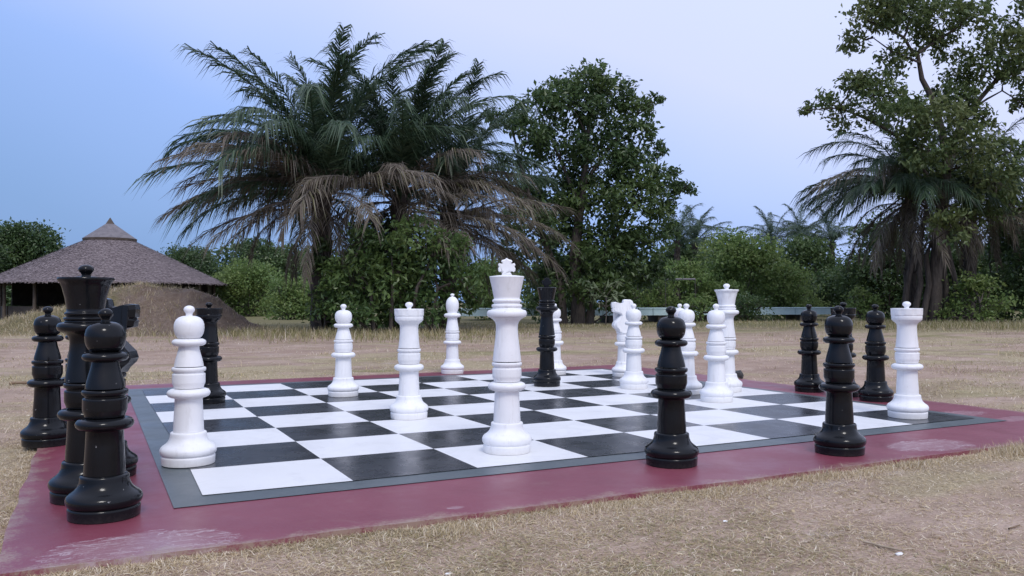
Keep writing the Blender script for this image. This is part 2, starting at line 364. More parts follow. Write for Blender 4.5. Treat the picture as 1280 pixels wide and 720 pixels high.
# ------------------------------------------------------------------ painted chessboard slab
board = empty('chessboard', (0, 0, 0), label='giant painted chessboard with grey band and red border on the ground', cat='chessboard')
bm = bmesh.new(); pts = []
rnd = random.Random(3)
def edge_pts(x0, y0, x1, y1, n=24):
    return [(x0 + (x1 - x0) * i / n + (rnd.uniform(-.012, .012) if i else 0), y0 + (y1 - y0) * i / n + (rnd.uniform(-.012, .012) if i else 0)) for i in range(n)]
ring = edge_pts(BX0, BY0, BX1, BY0) + edge_pts(BX1, BY0, BX1, BY1) + edge_pts(BX1, BY1, BX0, BY1) + edge_pts(BX0, BY1, BX0, BY0)
top = [bm.verts.new((x, y, 0)) for x, y in ring]; bot = [bm.verts.new((x, y, -0.12)) for x, y in ring]
bm.faces.new(top)
for i in range(len(ring)):
    j = (i + 1) % len(ring); bm.faces.new((top[j], top[i], bot[i], bot[j]))
me = bpy.data.meshes.new('slab'); bm.to_mesh(me); bm.free()
link('slab', me, board, M_RED, label='dark red painted slab forming the border')
GZ = 0.004
x0, x1, y0, y1 = -0.21 * S, 8.16 * S, -0.255 * S, 7.72 * S
link('band', py_mesh('band', [(x0, y0, GZ), (x1, y0, GZ), (x1, y1, GZ), (x0, y1, GZ)], [(0, 1, 2, 3)]), board, M_GREY, label='blue grey painted band around the squares')
QZ = 0.008
corner = {}
for i in range(9):
    for j in range(9):
        corner[i, j] = (i * S + rnd.uniform(-.008, .008), j * SV + rnd.uniform(-.008, .008))
for i in range(8):
    for j in range(8):
        P4 = [corner[i, j], corner[i + 1, j], corner[i + 1, j + 1], corner[i, j + 1]]
        me = py_mesh('square', [(x, y, QZ) for x, y in P4], [(0, 1, 2, 3)])
        link('square', me, board, M_SQW if (i + j) % 2 == 0 else M_SQB)

# ------------------------------------------------------------------ chess pieces
SEG = 56
def arc(zc, hh, rj, rmax, n=8, zt=None):
    """half-round moulding between two joints of radius rj"""
    return [(rj + (rmax - rj) * math.cos(math.pi * (-0.5 + k / n)) ** 0.85, zc + hh * math.sin(math.pi * (-0.5 + k / n))) for k in range(n + 1)]
def lathe(name, prof, mod=None):
    v = []; f = []
    m = len(prof)
    for (r, z) in prof:
        for k in range(SEG):
            t = 2 * math.pi * k / SEG; rr, zz = (r, z) if mod is None else mod(r, z, k)
            v.append((rr * math.cos(t), rr * math.sin(t), zz))
    for i in range(m - 1):
        for k in range(SEG):
            k2 = (k + 1) % SEG
            f.append((i * SEG + k, i * SEG + k2, (i + 1) * SEG + k2, (i + 1) * SEG + k))
    f.append(tuple(reversed(range(SEG)))); f.append(tuple((m - 1) * SEG + k for k in range(SEG)))
    me = py_mesh(name, v, f, True)
    me.polygons[len(f) - 2].use_smooth = False; me.polygons[len(f) - 1].use_smooth = False
    # sharp where the profile turns hard
    sharp = set()
    for i in range(1, m - 1):
        a = Vector((prof[i][0] - prof[i - 1][0], prof[i][1] - prof[i - 1][1])); b_ = Vector((prof[i + 1][0] - prof[i][0], prof[i + 1][1] - prof[i][1]))
        if a.length > 0 and b_.length > 0 and a.angle(b_) > R(48): sharp.add(i)
    at_ = me.attributes.new('sharp_edge', 'BOOLEAN', 'EDGE')
    for e_ in me.edges:
        r0, r1 = e_.vertices[0] // SEG, e_.vertices[1] // SEG
        if r0 == r1 and r0 in sharp: at_.data[e_.index].value = True
    return me
P_BASE = [(0.146, 0), (0.1502, 0.003), (0.1506, 0.009), (0.1526, 0.041), (0.1526, 0.046), (0.151, 0.050), (0.148, 0.053), (0.150, 0.057)] + \
    [(0.154, 0.060), (0.158, 0.068), (0.1605, 0.079), (0.160, 0.090), (0.155, 0.101), (0.146, 0.110), (0.134, 0.118), (0.122, 0.128), (0.113, 0.140), (0.107, 0.154), (0.104, 0.166), (0.1035, 0.180), (0.102, 0.186), (0.098, 0.190), (0.088, 0.192)]
P_COLUMN = [(0.080, 0.191), (0.0870, 0.193), (0.0855, 0.24), (0.081, 0.32), (0.0785, 0.386), (0.080, 0.390)] + arc(0.420, 0.027, 0.082, 0.123)
P_DRUM = [(0.078, 0.449), (0.084, 0.452), (0.087, 0.464), (0.0925, 0.478), (0.0938, 0.484), (0.0938, 0.490), (0.0938, 0.528), (0.0935, 0.532), (0.092, 0.536), (0.084, 0.540), (0.084, 0.546), (0.0925, 0.550)] + [(0.0965, 0.556), (0.0975, 0.563), (0.0965, 0.570), (0.093, 0.5735), (0.072, 0.5745)]
def knob(z0, z1, r, rn):
    h_ = z1 - z0; zc = z0 + h_ * 0.62; hh = h_ * 0.38
    p = [(rn * 1.25, z0 - 0.004), (rn, z0 + h_ * .12), (rn, z0 + h_ * .22)]
    for k in range(1, 9):
        t = -0.36 * math.pi + (0.86 * math.pi) * k / 8
        p.append((max(r * math.cos(t), 0.001), zc + hh * math.sin(t)))
    return p
H = {}
H['pawn'] = [(0.070, 0.5775), (0.0835, 0.5795), (0.0825, 0.590), (0.078, 0.612), (0.069, 0.645), (0.060, 0.678), (0.057, 0.700)] + arc(0.722, 0.022, 0.062, 0.0975) + \
    [(0.052, 0.744), (0.063, 0.749), (0.0725, 0.758), (0.080, 0.772), (0.0848, 0.790), (0.0865, 0.810), (0.0855, 0.828), (0.081, 0.845), (0.073, 0.859), (0.060, 0.870), (0.043, 0.877), (0.028, 0.880)]
H['rook'] = [(0.070, 0.5775), (0.0885, 0.5805), (0.0865, 0.60), (0.081, 0.65), (0.0765, 0.71), (0.0755, 0.752), (0.078, 0.770), (0.088, 0.784), (0.103, 0.795), (0.106, 0.800), (0.114, 0.807), (0.117, 0.812), (0.1185, 0.838), (0.1165, 0.842), (0.120, 0.846), (0.1215, 0.855), (0.1217, 0.859), (0.1223, 0.886), (0.1225, 0.890), (0.124, 0.900), (0.122, 0.904), (0.112, 0.905), (0.110, 0.899), (0.03, 0.900)]
H['king'] = [(0.070, 0.5775), (0.0925, 0.5805), (0.0905, 0.600), (0.083, 0.66), (0.0745, 0.73), (0.0705, 0.79), (0.0715, 0.815), (0.078, 0.835), (0.093, 0.851), (0.112, 0.862)] + arc(0.886, 0.024, 0.108, 0.129) + \
    [(0.094, 0.916), (0.092, 0.924)] + arc(0.936, 0.010, 0.090, 0.099, 5) + [(0.084, 0.950), (0.084, 0.956)] + arc(0.968, 0.010, 0.086, 0.095, 5) + [(0.083, 0.984), (0.085, 0.994), (0.0955, 1.05), (0.111, 1.116), (0.113, 1.122), (0.110, 1.126), (0.06, 1.132), (0.03, 1.134)]
H['queen'] = [(0.070, 0.5775), (0.0925, 0.5805), (0.0905, 0.600), (0.083, 0.65), (0.0755, 0.71), (0.0715, 0.765), (0.0725, 0.785), (0.079, 0.803), (0.094, 0.817), (0.112, 0.826)] + arc(0.848, 0.022, 0.108, 0.129) + \
    [(0.094, 0.874), (0.093, 0.879)] + arc(0.888, 0.009, 0.092, 0.100, 5) + [(0.086, 0.900), (0.086, 0.904)] + arc(0.913, 0.009, 0.088, 0.096, 5) + [(0.085, 0.926), (0.087, 0.940), (0.094, 0.99), (0.108, 1.045), (0.118, 1.062), (0.1285, 1.073), (0.129, 1.086), (0.125, 1.092), (0.112, 1.090), (0.04, 1.096)]
H['bishop'] = [(0.070, 0.5775), (0.0905, 0.5805), (0.088, 0.60), (0.080, 0.65), (0.071, 0.70), (0.066, 0.745), (0.067, 0.755)] + arc(0.788, 0.030, 0.068, 0.1145) + \
    [(0.064, 0.822), (0.068, 0.836), (0.076, 0.856), (0.084, 0.885), (0.088, 0.920), (0.087, 0.950), (0.080, 0.982), (0.066, 1.008), (0.047, 1.028), (0.03, 1.040)]
KN = {'pawn': (0.877, 0.942, 0.032, 0.019), 'rook': (0.903, 0.962, 0.033, 0.018), 'queen': (1.092, 1.156, 0.036, 0.021), 'bishop': (1.036, 1.085, 0.029, 0.016)}
def crenel(r, z, k):
    if 0.853 < z < 0.897 and (k % 7) in (0, 1): return r - 0.0045, z
    return r, z
def scallop(r, z, k):
    if 1.055 < z < 1.080 and r > 0.11: return r - (0.013 if z < 1.07 else 0.010) * (0.5 - 0.5 * math.cos(2 * math.pi * 9 * k / SEG)), z + 0.004 * math.cos(2 * math.pi * 9 * k / SEG)
    return r, z
MESH = {'base': lathe('base', P_BASE), 'column': lathe('column', P_COLUMN), 'drum': lathe('drum', P_DRUM)}
for k in H: MESH['head', k] = lathe(k + '_head', H[k], crenel if k == 'rook' else scallop if k == 'queen' else None)
for k in KN: MESH['knob', k] = lathe(k + '_knob', knob(*KN[k]))
# king's cross: extruded outline
cr = [(0.036, 0), (0.030, 0.012), (0.020, 0.022), (0.028, 0.029), (0.046, 0.024), (0.054, 0.030), (0.056, 0.046), (0.050, 0.058), (0.056, 0.070), (0.050, 0.082), (0.032, 0.077), (0.026, 0.083), (0.036, 0.092), (0.032, 0.100), (0.012, 0.106), (0.0, 0.115)]
cr = cr + [(-x, z) for x, z in reversed(cr[:-1])]
cr = [(x, 1.130 + z) for x, z in cr]
def extrude_outline(name, pts2, width):
    """pts2: outline (x,z); width(i)->(inner half width, outer inset)"""
    n = len(pts2); cx = sum(p[0] for p in pts2) / n; cz = sum(p[1] for p in pts2) / n
    v = []
    for s, ins in ((-1, .86), (-.62, 1), (.62, 1), (1, .86)):
        for i, (x, z) in enumerate(pts2):
            v.append((cx + (x - cx) * ins, s * width(i), cz + (z - cz) * ins))
    f = []
    for l in range(3):
        for i in range(n):
            j = (i + 1) % n; f.append((l * n + i, l * n + j, (l + 1) * n + j, (l + 1) * n + i))
    bm = bmesh.new(); bv = [bm.verts.new(p) for p in v]
    for q in f: bm.faces.new([bv[i] for i in q])
    for l in (0, 3):
        fc = bm.faces.new([bv[l * n + i] for i in range(n)]); bmesh.ops.triangulate(bm, faces=[fc])
    bmesh.ops.recalc_face_normals(bm, faces=bm.faces)
    me = bpy.data.meshes.new(name); bm.to_mesh(me); bm.free(); return me
MESH['cross'] = extrude_outline('cross', cr, lambda i: 0.017)
# knight: faceted horse head; x forward
kt = [(0.088, 0.575, .088), (0.100, 0.600, .098), (0.138, 0.634, .090), (0.150, 0.658, .086), (0.138, 0.695, .085), (0.085, 0.750, .076), (0.040, 0.790, .068), (0.050, 0.802, .066), (0.105, 0.822, .054), (0.152, 0.832, .050), (0.160, 0.866, .050), (0.148, 0.876, .050), (0.162, 0.886, .050), (0.166, 0.930, .050), (0.160, 0.956, .050), (0.120, 0.960, .050), (0.060, 0.944, .046), (0.020, 0.946, .046), (0.012, 0.986, .042), (-0.010, 0.993, .040), (-0.080, 0.990, .036), (-0.108, 0.972, .036), (-0.122, 0.935, .040), (-0.118, 0.850, .052), (-0.120, 0.750, .062), (-0.116, 0.660, .075), (-0.100, 0.600, .088), (-0.088, 0.575, .085)]
n = len(kt); v = []; f = []
for s, ins in ((-1, .80), (-.66, 1), (.66, 1), (1, .80)):
    for (x, z, hw) in kt:
        cx = -0.005 if z < 0.8 else 0.01
        zc = 0.68 if z < 0.8 else 0.90
        v.append((cx + (x - cx) * ins, s * hw, (z if z < 0.59 else zc + (z - zc) * (0.5 + 0.5 * ins))))
for l in range(3):
    for i in range(n):
        j = (i + 1) % n; f.append((l * n + i, l * n + j, (l + 1) * n + j, (l + 1) * n + i))
bm = bmesh.new(); bv = [bm.verts.new(p) for p in v]
for q in f: bm.faces.new([bv[i] for i in q])
for l in (0, 3):
    fc = bm.faces.new([bv[l * n + i] for i in range(n)]); bmesh.ops.triangulate(bm, faces=[fc])
bmesh.ops.recalc_face_normals(bm, faces=bm.faces)
me = bpy.data.meshes.new('knight_head'); bm.to_mesh(me); bm.free(); MESH['head', 'knight'] = me
# small ears, an eye groove pair
def ear_mesh():
    v = [(-0.03, -.018, .985), (0.012, -.018, .985), (0.012, .018, .985), (-0.03, .018, .985), (-0.018, 0, 1.018)]
    return py_mesh('ear', v, [(0, 1, 4), (1, 2, 4), (2, 3, 4), (3, 0, 4), (3, 2, 1, 0)])
MATCOPY = {}
def coloured(key, white):
    k = (key, white)
    if k not in MATCOPY:
        m_ = MESH[key].copy(); m_.materials.clear(); m_.materials.append(M_WHITE if white else M_BLACK); MATCOPY[k] = m_
    return MATCOPY[k]
def piece(kind, white, u, vv, label, rz=0.0, group=None, tilt=0.0):
    """u, vv in units of S along the two board directions"""
    x, y = u * S, vv * S
    on_sq = -0.02 * S < u * S < 8 * S and -0.02 < vv * S < 8 * SV
    on_band = (-0.21 < u < 8.16 and -0.255 < vv < 7.72)
    z = QZ if on_sq else GZ if on_band else 0.0005
    o = empty(('white_' if white else 'black_') + kind, (x, y, z), rz, label=label, cat='chess piece', group=group or ('white' if white else 'black') + ' giant chess ' + kind + 's')
    o.rotation_euler = (tilt, 0, rz)
    for key in ('base', 'column', 'drum'): link(key, coloured(key, white), o)
    hd = link('head', coloured(('head', kind), white), o)
    if kind in KN: link('knob', coloured(('knob', kind), white), hd)
    if kind == 'king': link('cross', coloured('cross', white), hd)
    return o
def uv_of(px, depth):
    d = depth; p = Vector((CAM.x / S, CAM.y / S, 0)) + d * (FW + (px - 640) / FPX * RT)
    return p.x, p.y
rr = lambda: random.uniform(0, 6.28)
# white pieces
piece('pawn', True, 0.02, 1.22, 'white pawn on the left edge squares beside the red border by black pieces', rr())
piece('pawn', True, 2.41, 5.35, 'white pawn on a dark square in front of the dead palm fronds and bush', rr())
piece('rook', True, 2.47, 2.88, 'white rook standing mid board between the white king and white pawns', rr())
piece('bishop', True, 5.17, 8.08, 'white bishop with pear shaped head standing alone on the far red border', rr())
piece('king', True, 2.51, 0.53, 'white king with cross on top standing on a white square', -0.50)
piece('pawn', True, *uv_of(693, 14.75), 'white pawn half hidden behind the black king', rr())
piece('knight', True, 7.53, 6.07, 'white knight with angular horse head facing the bishop side', math.atan2(-RT.y, -RT.x) + 0.12)
piece('pawn', True, 6.52, 4.35, 'white pawn right in front of the white knight', rr())
piece('pawn', True, 6.76, 3.42, 'white pawn half hidden behind the black pawn of the near red border', rr())
piece('pawn', True, *uv_of(849.5, 15.3), 'white pawn on the far red border behind another white pawn', rr())
piece('pawn', True, 6.52, 2.52, 'white pawn directly in front of the white queen', rr())
piece('queen', True, 7.47, 3.40, 'white queen with scalloped crown behind a white pawn', 0.2)
piece('rook', True, 7.40, 0.39, 'white rook on the corner square next to two black pawns', 0.3)
# black pieces
piece('pawn', False, -0.60, -0.25, 'black pawn at the scraped corner of the red border', rr())
piece('pawn', False, -1.03, 2.82, 'black pawn at the outer grass edge of the red border beside the queen', rr())
piece('pawn', False, *uv_of(101, 7.9), 'black pawn almost hidden behind the black queen', rr())
piece('queen', False, -0.71, 0.31, 'black queen with flared scalloped crown behind a black pawn', 0.5)
piece('knight', False, *uv_of(135, 6.22), 'black knight with horse head snout poking out behind the black queen', math.atan2(RT.y, RT.x) + 0.05)
piece('rook', False, 0.67, 5.39, 'black rook standing behind the white pawn by the earth mound', 0.1)
piece('king', False, 5.54, 5.24, 'black king on a white square with a white pawn behind it', -0.45)
piece('pawn', False, 3.45, -0.52, 'black pawn on the near red border in front of the white pawns', rr())
piece('pawn', False, 5.04, -0.77, 'black pawn on the red border beside the large pale scrape', rr())
piece('pawn', False, 8.57, 2.91, 'black pawn on the side red border farthest from the white corner rook', rr())
piece('pawn', False, 8.47, 1.69, 'black pawn on the side red border right behind the white corner rook', rr())
piece('rook', False, 8.53, 2.26, 'black rook between two black pawns on the side red border', 0.1)

# ------------------------------------------------------------------ grass
def blades(n, xy, lmin, lmax, wmin, wmax, tmin, tmax, tint, hf=None):
    L = RNG.uniform(lmin, lmax, n) ; Wd = RNG.uniform(wmin, wmax, n); az = RNG.uniform(0, 2 * np.pi, n); ti = RNG.uniform(tmin, tmax, n)
    d = np.stack([np.cos(az) * np.sin(ti), np.sin(az) * np.sin(ti), np.cos(ti)], 1)
    sd_ = np.stack([-np.sin(az), np.cos(az), np.zeros(n)], 1)
    tw = RNG.uniform(-0.8, 0.8, n)[:, None]; sd_ = sd_ * np.cos(tw) + np.array([0, 0, 1.0]) * np.sin(tw) * .6
    b = np.stack([xy[:, 0], xy[:, 1], (hf or ground_h)(xy[:, 0], xy[:, 1]) - 0.004 + RNG.uniform(0, .008, n)], 1)
    mid_ = b + d * (L * .55)[:, None]
    tip = b + d * L[:, None] + np.stack([np.zeros(n), np.zeros(n), -L * 0.18 * np.sin(ti)], 1) + sd_ * (RNG.uniform(-.25, .25, n) * L)[:, None]
    v = np.stack([b - sd_ * Wd[:, None] / 2, b + sd_ * Wd[:, None] / 2, mid_ + sd_ * Wd[:, None] * .42, mid_ - sd_ * Wd[:, None] * .42, tip], 1)
    o = (np.arange(n) * 5)[:, None]
    F3 = np.concatenate([o + np.array([0, 1, 2]), o + np.array([0, 2, 3]), o + np.array([3, 2, 4])], 1).reshape(-1, 3)
    return v.reshape(-1, 3), F3, np.repeat(tint, 3)
def outside(xy, m=0.0):
    return (xy[:, 0] < BX0 - m) | (xy[:, 0] > BX1 + m) | (xy[:, 1] < BY0 - m) | (xy[:, 1] > BY1 + m)
def patch(xy): 
    return np.clip((vnoise(xy[:, 0], xy[:, 1], 1.1, 6) + 0.6 * vnoise(xy[:, 0], xy[:, 1], 2.9, 8)) * 0.9, 0, 1)
def fan(n, r0, r1, power=1.0):
    """points in the open lawn around the viewpoint, thinning out with distance"""
    uu = RNG.uniform(0, 1, n); r = r0 * (r1 / r0) ** uu; th = RNG.uniform(-0.72, 0.72, n) + YAW
    return np.stack([CAM.x + r * np.sin(th), CAM.y + r * np.cos(th)], 1)
def grass(name, parts, label):
    vs_, fs_, ts_, o = [], [], [], 0
    for v, f_, t_ in parts:
        vs_.append(v); fs_.append(f_ + o); ts_.append(t_); o += len(v)
    link(name, np_mesh(name, np.concatenate(vs_), np.concatenate(fs_), False, {'tint': np.concatenate(ts_)}), None, M_GRASS, label=label, cat='grass', kind='stuff')
parts = []
xy = fan(330000, 2.2, 9.0); xy = xy[outside(xy)]
pt = patch(xy); keep = RNG.uniform(0, 1, len(xy)) < 0.35 + 0.65 * np.clip(pt + .35, 0, 1); xy, pt = xy[keep], pt[keep]
parts.append(blades(len(xy), xy, 0.012, 0.055, 0.0014, 0.0040, 1.1, 1.55, np.clip(pt * RNG.uniform(-.5, .9, len(xy)), 0, .7)))
xy = fan(150000, 7.0, 34.0); xy = xy[outside(xy)]
pt = patch(xy * 0.6); keep = RNG.uniform(0, 1, len(xy)) < 0.10 + 0.9 * np.clip(pt * 1.5, 0, 1); xy, pt = xy[keep], pt[keep]
parts.append(blades(len(xy), xy, 0.02, 0.085, 0.003, 0.009, 0.5, 1.4, np.clip(pt * RNG.uniform(-.3, 1.2, len(xy)), 0, .85)))
# clumps and low weeds dotted over the far lawn, thicker toward the trees
cen = fan(1500, 9.0, 34.0); cen = cen[outside(cen, .2)]
dist_ = np.hypot(cen[:, 0] - CAM.x, cen[:, 1] - CAM.y)
cen = cen[RNG.uniform(0, 1, len(cen)) < np.clip((dist_ - 14) / 16, .03, 1) * np.clip(.35 + 1.3 * vnoise(cen[:, 0], cen[:, 1], .55, 9), .02, 1)]
cnt = (10 + 90 * RNG.uniform(0, 1, len(cen)) ** 2.5).astype(int); xy = np.repeat(cen, cnt, 0) + RNG.normal(0, 1, (cnt.sum(), 2)) * np.repeat(.05 + .5 * RNG.uniform(0, 1, len(cen)) ** 2, cnt)[:, None] * np.array([1.6, 1.0])
ok_ = outside(xy, .03); gt = np.repeat(RNG.uniform(-.2, .9, len(cen)), cnt)[ok_]; xy = xy[ok_]
parts.append(blades(len(xy), xy, 0.03, 0.15, 0.005, 0.014, 0.2, 1.3, np.clip(gt + RNG.uniform(-.3, .3, len(xy)), 0, .9)))
# dead leaves and straw bits on the bare patches
xy = fan(2600, 2.4, 22.0); xy = xy[outside(xy, -.25)]
xy = xy[outside(xy)]
parts.append(blades(len(xy), xy, 0.02, 0.06, 0.008, 0.022, 1.35, 1.56, np.zeros(len(xy))))
# fringe creeping over the slab edges
def fringe(n, x0, y0, x1, y1, spread):
    t_ = RNG.uniform(0, 1, n); p = np.stack([x0 + (x1 - x0) * t_, y0 + (y1 - y0) * t_], 1)
    nv = np.array([y1 - y0, -(x1 - x0)]) / math.hypot(x1 - x0, y1 - y0)
    wob = 0.035 * np.sin(t_ * 37) + 0.03 * np.sin(t_ * 91 + 1) + 0.02 * np.sin(t_ * 213)
    return p + nv * (RNG.exponential(spread, n) - 0.02 + wob)[:, None]
for n_, q, sp in ((46000, (BX0, BY0, BX1, BY0), .07), (22000, (BX0, BY1, BX0, BY0), .07), (14000, (BX1, BY0, BX1, BY1), .10), (9000, (BX1, BY1, BX0, BY1), .12)):
    xy = fringe(n_, *q, sp)
    parts.append(blades(len(xy), xy, 0.012, 0.042, 0.0016, 0.0038, 0.7, 1.5, np.clip(RNG.uniform(-.6, .6, len(xy)) * patch(xy * 1.3) * 1.3, 0, .7)))
grass('dry_lawn_grass', parts, 'short dry straw coloured lawn grass around the board')
# taller tufts at the near edge
parts = []
for tx, ty, n_, sz in ((5.25, -0.98, 900, .10), (5.75, -0.93, 1000, .12), (4.9, -1.02, 700, .09), (5.5, -1.0, 600, .08), (6.2, -0.95, 700, .10), (3.9, -1.0, 500, .06), (3.2, -1.0, 450, .06), (2.4, -1.02, 400, .05), (0.9, -1.06, 450, .05), (1.6, -1.05, 400, .05)):
    xy = RNG.normal(0, 1, (n_, 2)) * np.array([0.14, 0.06]) + np.array([tx, ty])
    parts.append(blades(n_, xy, sz * .4, sz, 0.002, 0.0045, 0.1, 1.1, np.clip(RNG.uniform(-.4, .45, n_), 0, 1)))
# rough growth along the foot of the trees
for px_, dp, n_, sx, sz in [(x_, d_ - (1.0 if x_ > 1050 else 0), 1700, 1.7, .38 if x_ < 570 or x_ > 1050 else .16) for x_, d_ in ((290, 26), (330, 28), (380, 25), (450, 24), (520, 24), (580, 27), (640, 34), (700, 34), (760, 33.5), (820, 35), (880, 38), (930, 38), (985, 39), (1060, 34), (1110, 34), (1160, 34.5), (1210, 34), (1260, 33), (1300, 33))]:
    c_ = ground_at(px_, dp); xy = RNG.normal(0, 1, (n_, 2)) * sx + np.array([c_.x, c_.y])
    parts.append(blades(n_, xy, sz * .2, sz * .9, 0.008, 0.018, 0.05, 1.0, np.clip(RNG.uniform(0, 1.2, n_), 0, 1)))
def mound_world(x, y):
    dx, dy = x - mp_.x, y - mp_.y
    return mound_h(dx * RT.x + dy * RT.y, dx * FW.x + dy * FW.y) + mp_.z
n_ = 26000; q = np.stack([RNG.uniform(-5.2, 5.2, n_), RNG.uniform(-3.2, 1.0, n_)], 1)
kk = np.clip(.62 - q[:, 0] * .16 + .5 * vnoise(q[:, 0], q[:, 1], 1.6, 4), .06, 1); q = q[RNG.uniform(0, 1, n_) < kk]
xy = np.stack([mp_.x + q[:, 0] * RT.x + q[:, 1] * FW.x, mp_.y + q[:, 0] * RT.y + q[:, 1] * FW.y], 1)
parts.append(blades(len(xy), xy, .05, .26, .006, .014, .3, 1.3, np.clip(RNG.uniform(-.5, .9, len(xy)), 0, .8), mound_world))
grass('rough_grass_tufts', parts, 'taller rough grass tufts at the slab edge and tree line')

# ------------------------------------------------------------------ foliage builders
def leaf_cards(cent, nrm_out, size, n_leaf, spread, tint, squash=0.7, long=1.7, up=0.5):
    """cent (m,3) clump centres -> mesh arrays of folded pointed leaves"""
    m = len(cent); c = np.repeat(cent, n_leaf, 0); o = np.repeat(nrm_out, n_leaf, 0); n = len(c)
    sp_ = np.repeat(spread, n_leaf)[:, None] if hasattr(spread, '__len__') else spread
    off = RNG.normal(0, 1, (n, 3)) * sp_ * np.array([1, 1, squash]); p = c + off
    d = RNG.normal(0, 1, (n, 3)) + o * 0.9 + np.array([0, 0, -0.25]); d /= np.linalg.norm(d, axis=1)[:, None]
    nn = RNG.normal(0, .75, (n, 3)) + o * .6 + np.array([0, 0, up]); nn -= (nn * d).sum(1)[:, None] * d; nn /= np.linalg.norm(nn, axis=1)[:, None] + 1e-9
    sdv = np.cross(d, nn)
    L = size * RNG.uniform(0.6, 1.3, n)[:, None]; W2 = L / long / 2
    v = np.stack([p - d * L * .5, p + sdv * W2 + nn * W2 * .35 - d * L * .02, p + d * L * .5 - nn * L * .08, p - sdv * W2 + nn * W2 * .35 - d * L * .02], 1)
    o_ = (np.arange(n) * 4)[:, None]
    f3_ = np.concatenate([o_ + np.array([0, 1, 2]), o_ + np.array([0, 2, 3])], 1).reshape(-1, 3)
    return v.reshape(-1, 3), f3_, np.repeat(np.repeat(tint, n_leaf), 2)
def lobe_clumps(lobes, per, shell=0.55, bottom=0.35):
    cs, os_, sp, ti = [], [], [], []
    for (c, r) in lobes:
        k = max(5, int(per * r * r)); d = RNG.normal(0, 1, (k, 3)); d /= np.linalg.norm(d, axis=1)[:, None]
        d = d[(d[:, 2] > -0.3) | (RNG.uniform(0, 1, k) < bottom)]; k = len(d)
        rad = r * (shell + (1.08 - shell) * RNG.uniform(0, 1, k) ** 0.6) * RNG.uniform(.85, 1.15, k)
        cs.append(np.array(c) + d * rad[:, None] * np.array([1, 1, .85])); os_.append(d); sp.append(np.full(k, 0.30 * min(r, 1.3) ** .6))
        t0 = RNG.uniform(-.25, .45); ti.append(np.clip(t0 + RNG.uniform(-.25, .35, k), 0, 1))
    return np.concatenate(cs), np.concatenate(os_), np.concatenate(sp), np.concatenate(ti)
def crown_mesh(name, lobes, per, size, n_leaf, spread=1.0, long=1.7, shell=0.55, up=1.0):
    c, o, sp, ti = lobe_clumps(lobes, per, shell)
    v, f_, t_ = leaf_cards(c, o, size, n_leaf, sp * spread, ti, long=long, up=up)
    return np_mesh(name, v, f_, False, {'tint': t_}), c
def px_lobes(lst, depth, rnd, dj=0.8, scale=1.0):
    out_ = []
    for (px, py, r) in lst:
        rm = PXM(r, depth) * scale; p = at(px, py, depth) + FW * rnd.uniform(-dj, dj) * max(rm, 0.8) * 1.3
        out_.append((tuple(p), rm))
    return out_
def set_origin(me, loc):
    me.transform(Matrix.Translation(-Vector(loc)))
def tree(name, base, lobes, limbs, label, leafmat, per, size, n_leaf, group=None, spread=1.0, rnd=None, long=1.7, twigs=2, trunk_mat=None, cat='tree', shell=.66):
    rnd = rnd or random.Random(1)
    o = empty(name, base, label=label, cat=cat, group=group)
    me, cl = crown_mesh('crown', lobes, per, size, n_leaf, spread, long, shell); set_origin(me, base)
    link('crown', me, o, leafmat)
    tb = Tubes()
    for pts, r0, r1 in limbs:
        nn_ = len(pts); tb.add(pts, [r0 + (r1 - r0) * i / (nn_ - 1) for i in range(nn_)], 9 if r0 > .15 else 6)
    # each lobe hangs on a limb: join it to the nearest limb point, then a few twigs
    lp = [Vector(p) for pts, _, _ in limbs for p in pts]
    for c, r in lobes:
        c = Vector(c); near = min(lp, key=lambda q: (q - c).length + max(0, q.z - c.z) * .8)
        if (near - c).length > 0.15:
            tb.add(wiggle(near, c, 4, .05, rnd), [0.035 + .02 * r, 0.03 + .015 * r, 0.025 + .01 * r, .022, .018], 5)
        for _ in range(twigs):
            d = Vector((rnd.gauss(0, 1), rnd.gauss(0, 1), rnd.gauss(.3, .8))).normalized()
            tb.add(wiggle(c, c + d * r * .95, 3, .08, rnd), [.018, .014, .010, .006], 4)
    me = tb.mesh('trunk'); set_origin(me, base); link('trunk', me, o, trunk_mat or M_BARK)
    return o
def shrub(name, px, depth, w_px, top_py, label, leafmat, size=0.16, n_leaf=9, per=26, group='green shrubs along the tree line', seed=1, nl=None, cat='shrub', base_py=None, deep=0.7):
    rnd = random.Random(seed); b = ground_at(px, depth, 0.0); b.z = float(ground_h(np.array(b.x), np.array(b.y))) - .02
    hw = PXM(w_px / 2, depth); ht = at(px, top_py, depth).z - b.z
    k = nl or 14; lobes = []
    for i in range(k):
        t_ = rnd.uniform(0, 1) ** .8; a_ = rnd.uniform(0, 6.28); rad = math.sqrt(rnd.uniform(0, 1)) * (1 - .55 * t_ ** 1.8)
        r = rnd.uniform(.20, .34) * min(hw, ht)
        x_ = math.cos(a_) * rad * (hw - r * .6); y_ = math.sin(a_) * rad * hw * deep
        z_ = max(r * .6, t_ * (ht - r))
        lobes.append((tuple(b + RT * x_ + FW * y_ + Vector((0, 0, z_))), r))
    lobes.append((tuple(b + Vector((0, 0, ht - .3 * min(hw, ht))) + RT * rnd.uniform(-.25, .25) * hw), .3 * min(hw, ht)))
    limbs = []
    for i in range(5):
        a_ = rnd.uniform(0, 6.28); q = b + RT * math.cos(a_) * hw * .4 + FW * math.sin(a_) * hw * .3 + Vector((0, 0, ht * rnd.uniform(.4, .7)))
        limbs.append((wiggle(b + Vector((rnd.uniform(-.1, .1), rnd.uniform(-.1, .1), 0)), q, 5, .05, rnd), .05, .025))
    return tree(name, b, lobes, limbs, label, leafmat, per, size, n_leaf, group, rnd=rnd, twigs=1, cat=cat, shell=.68)

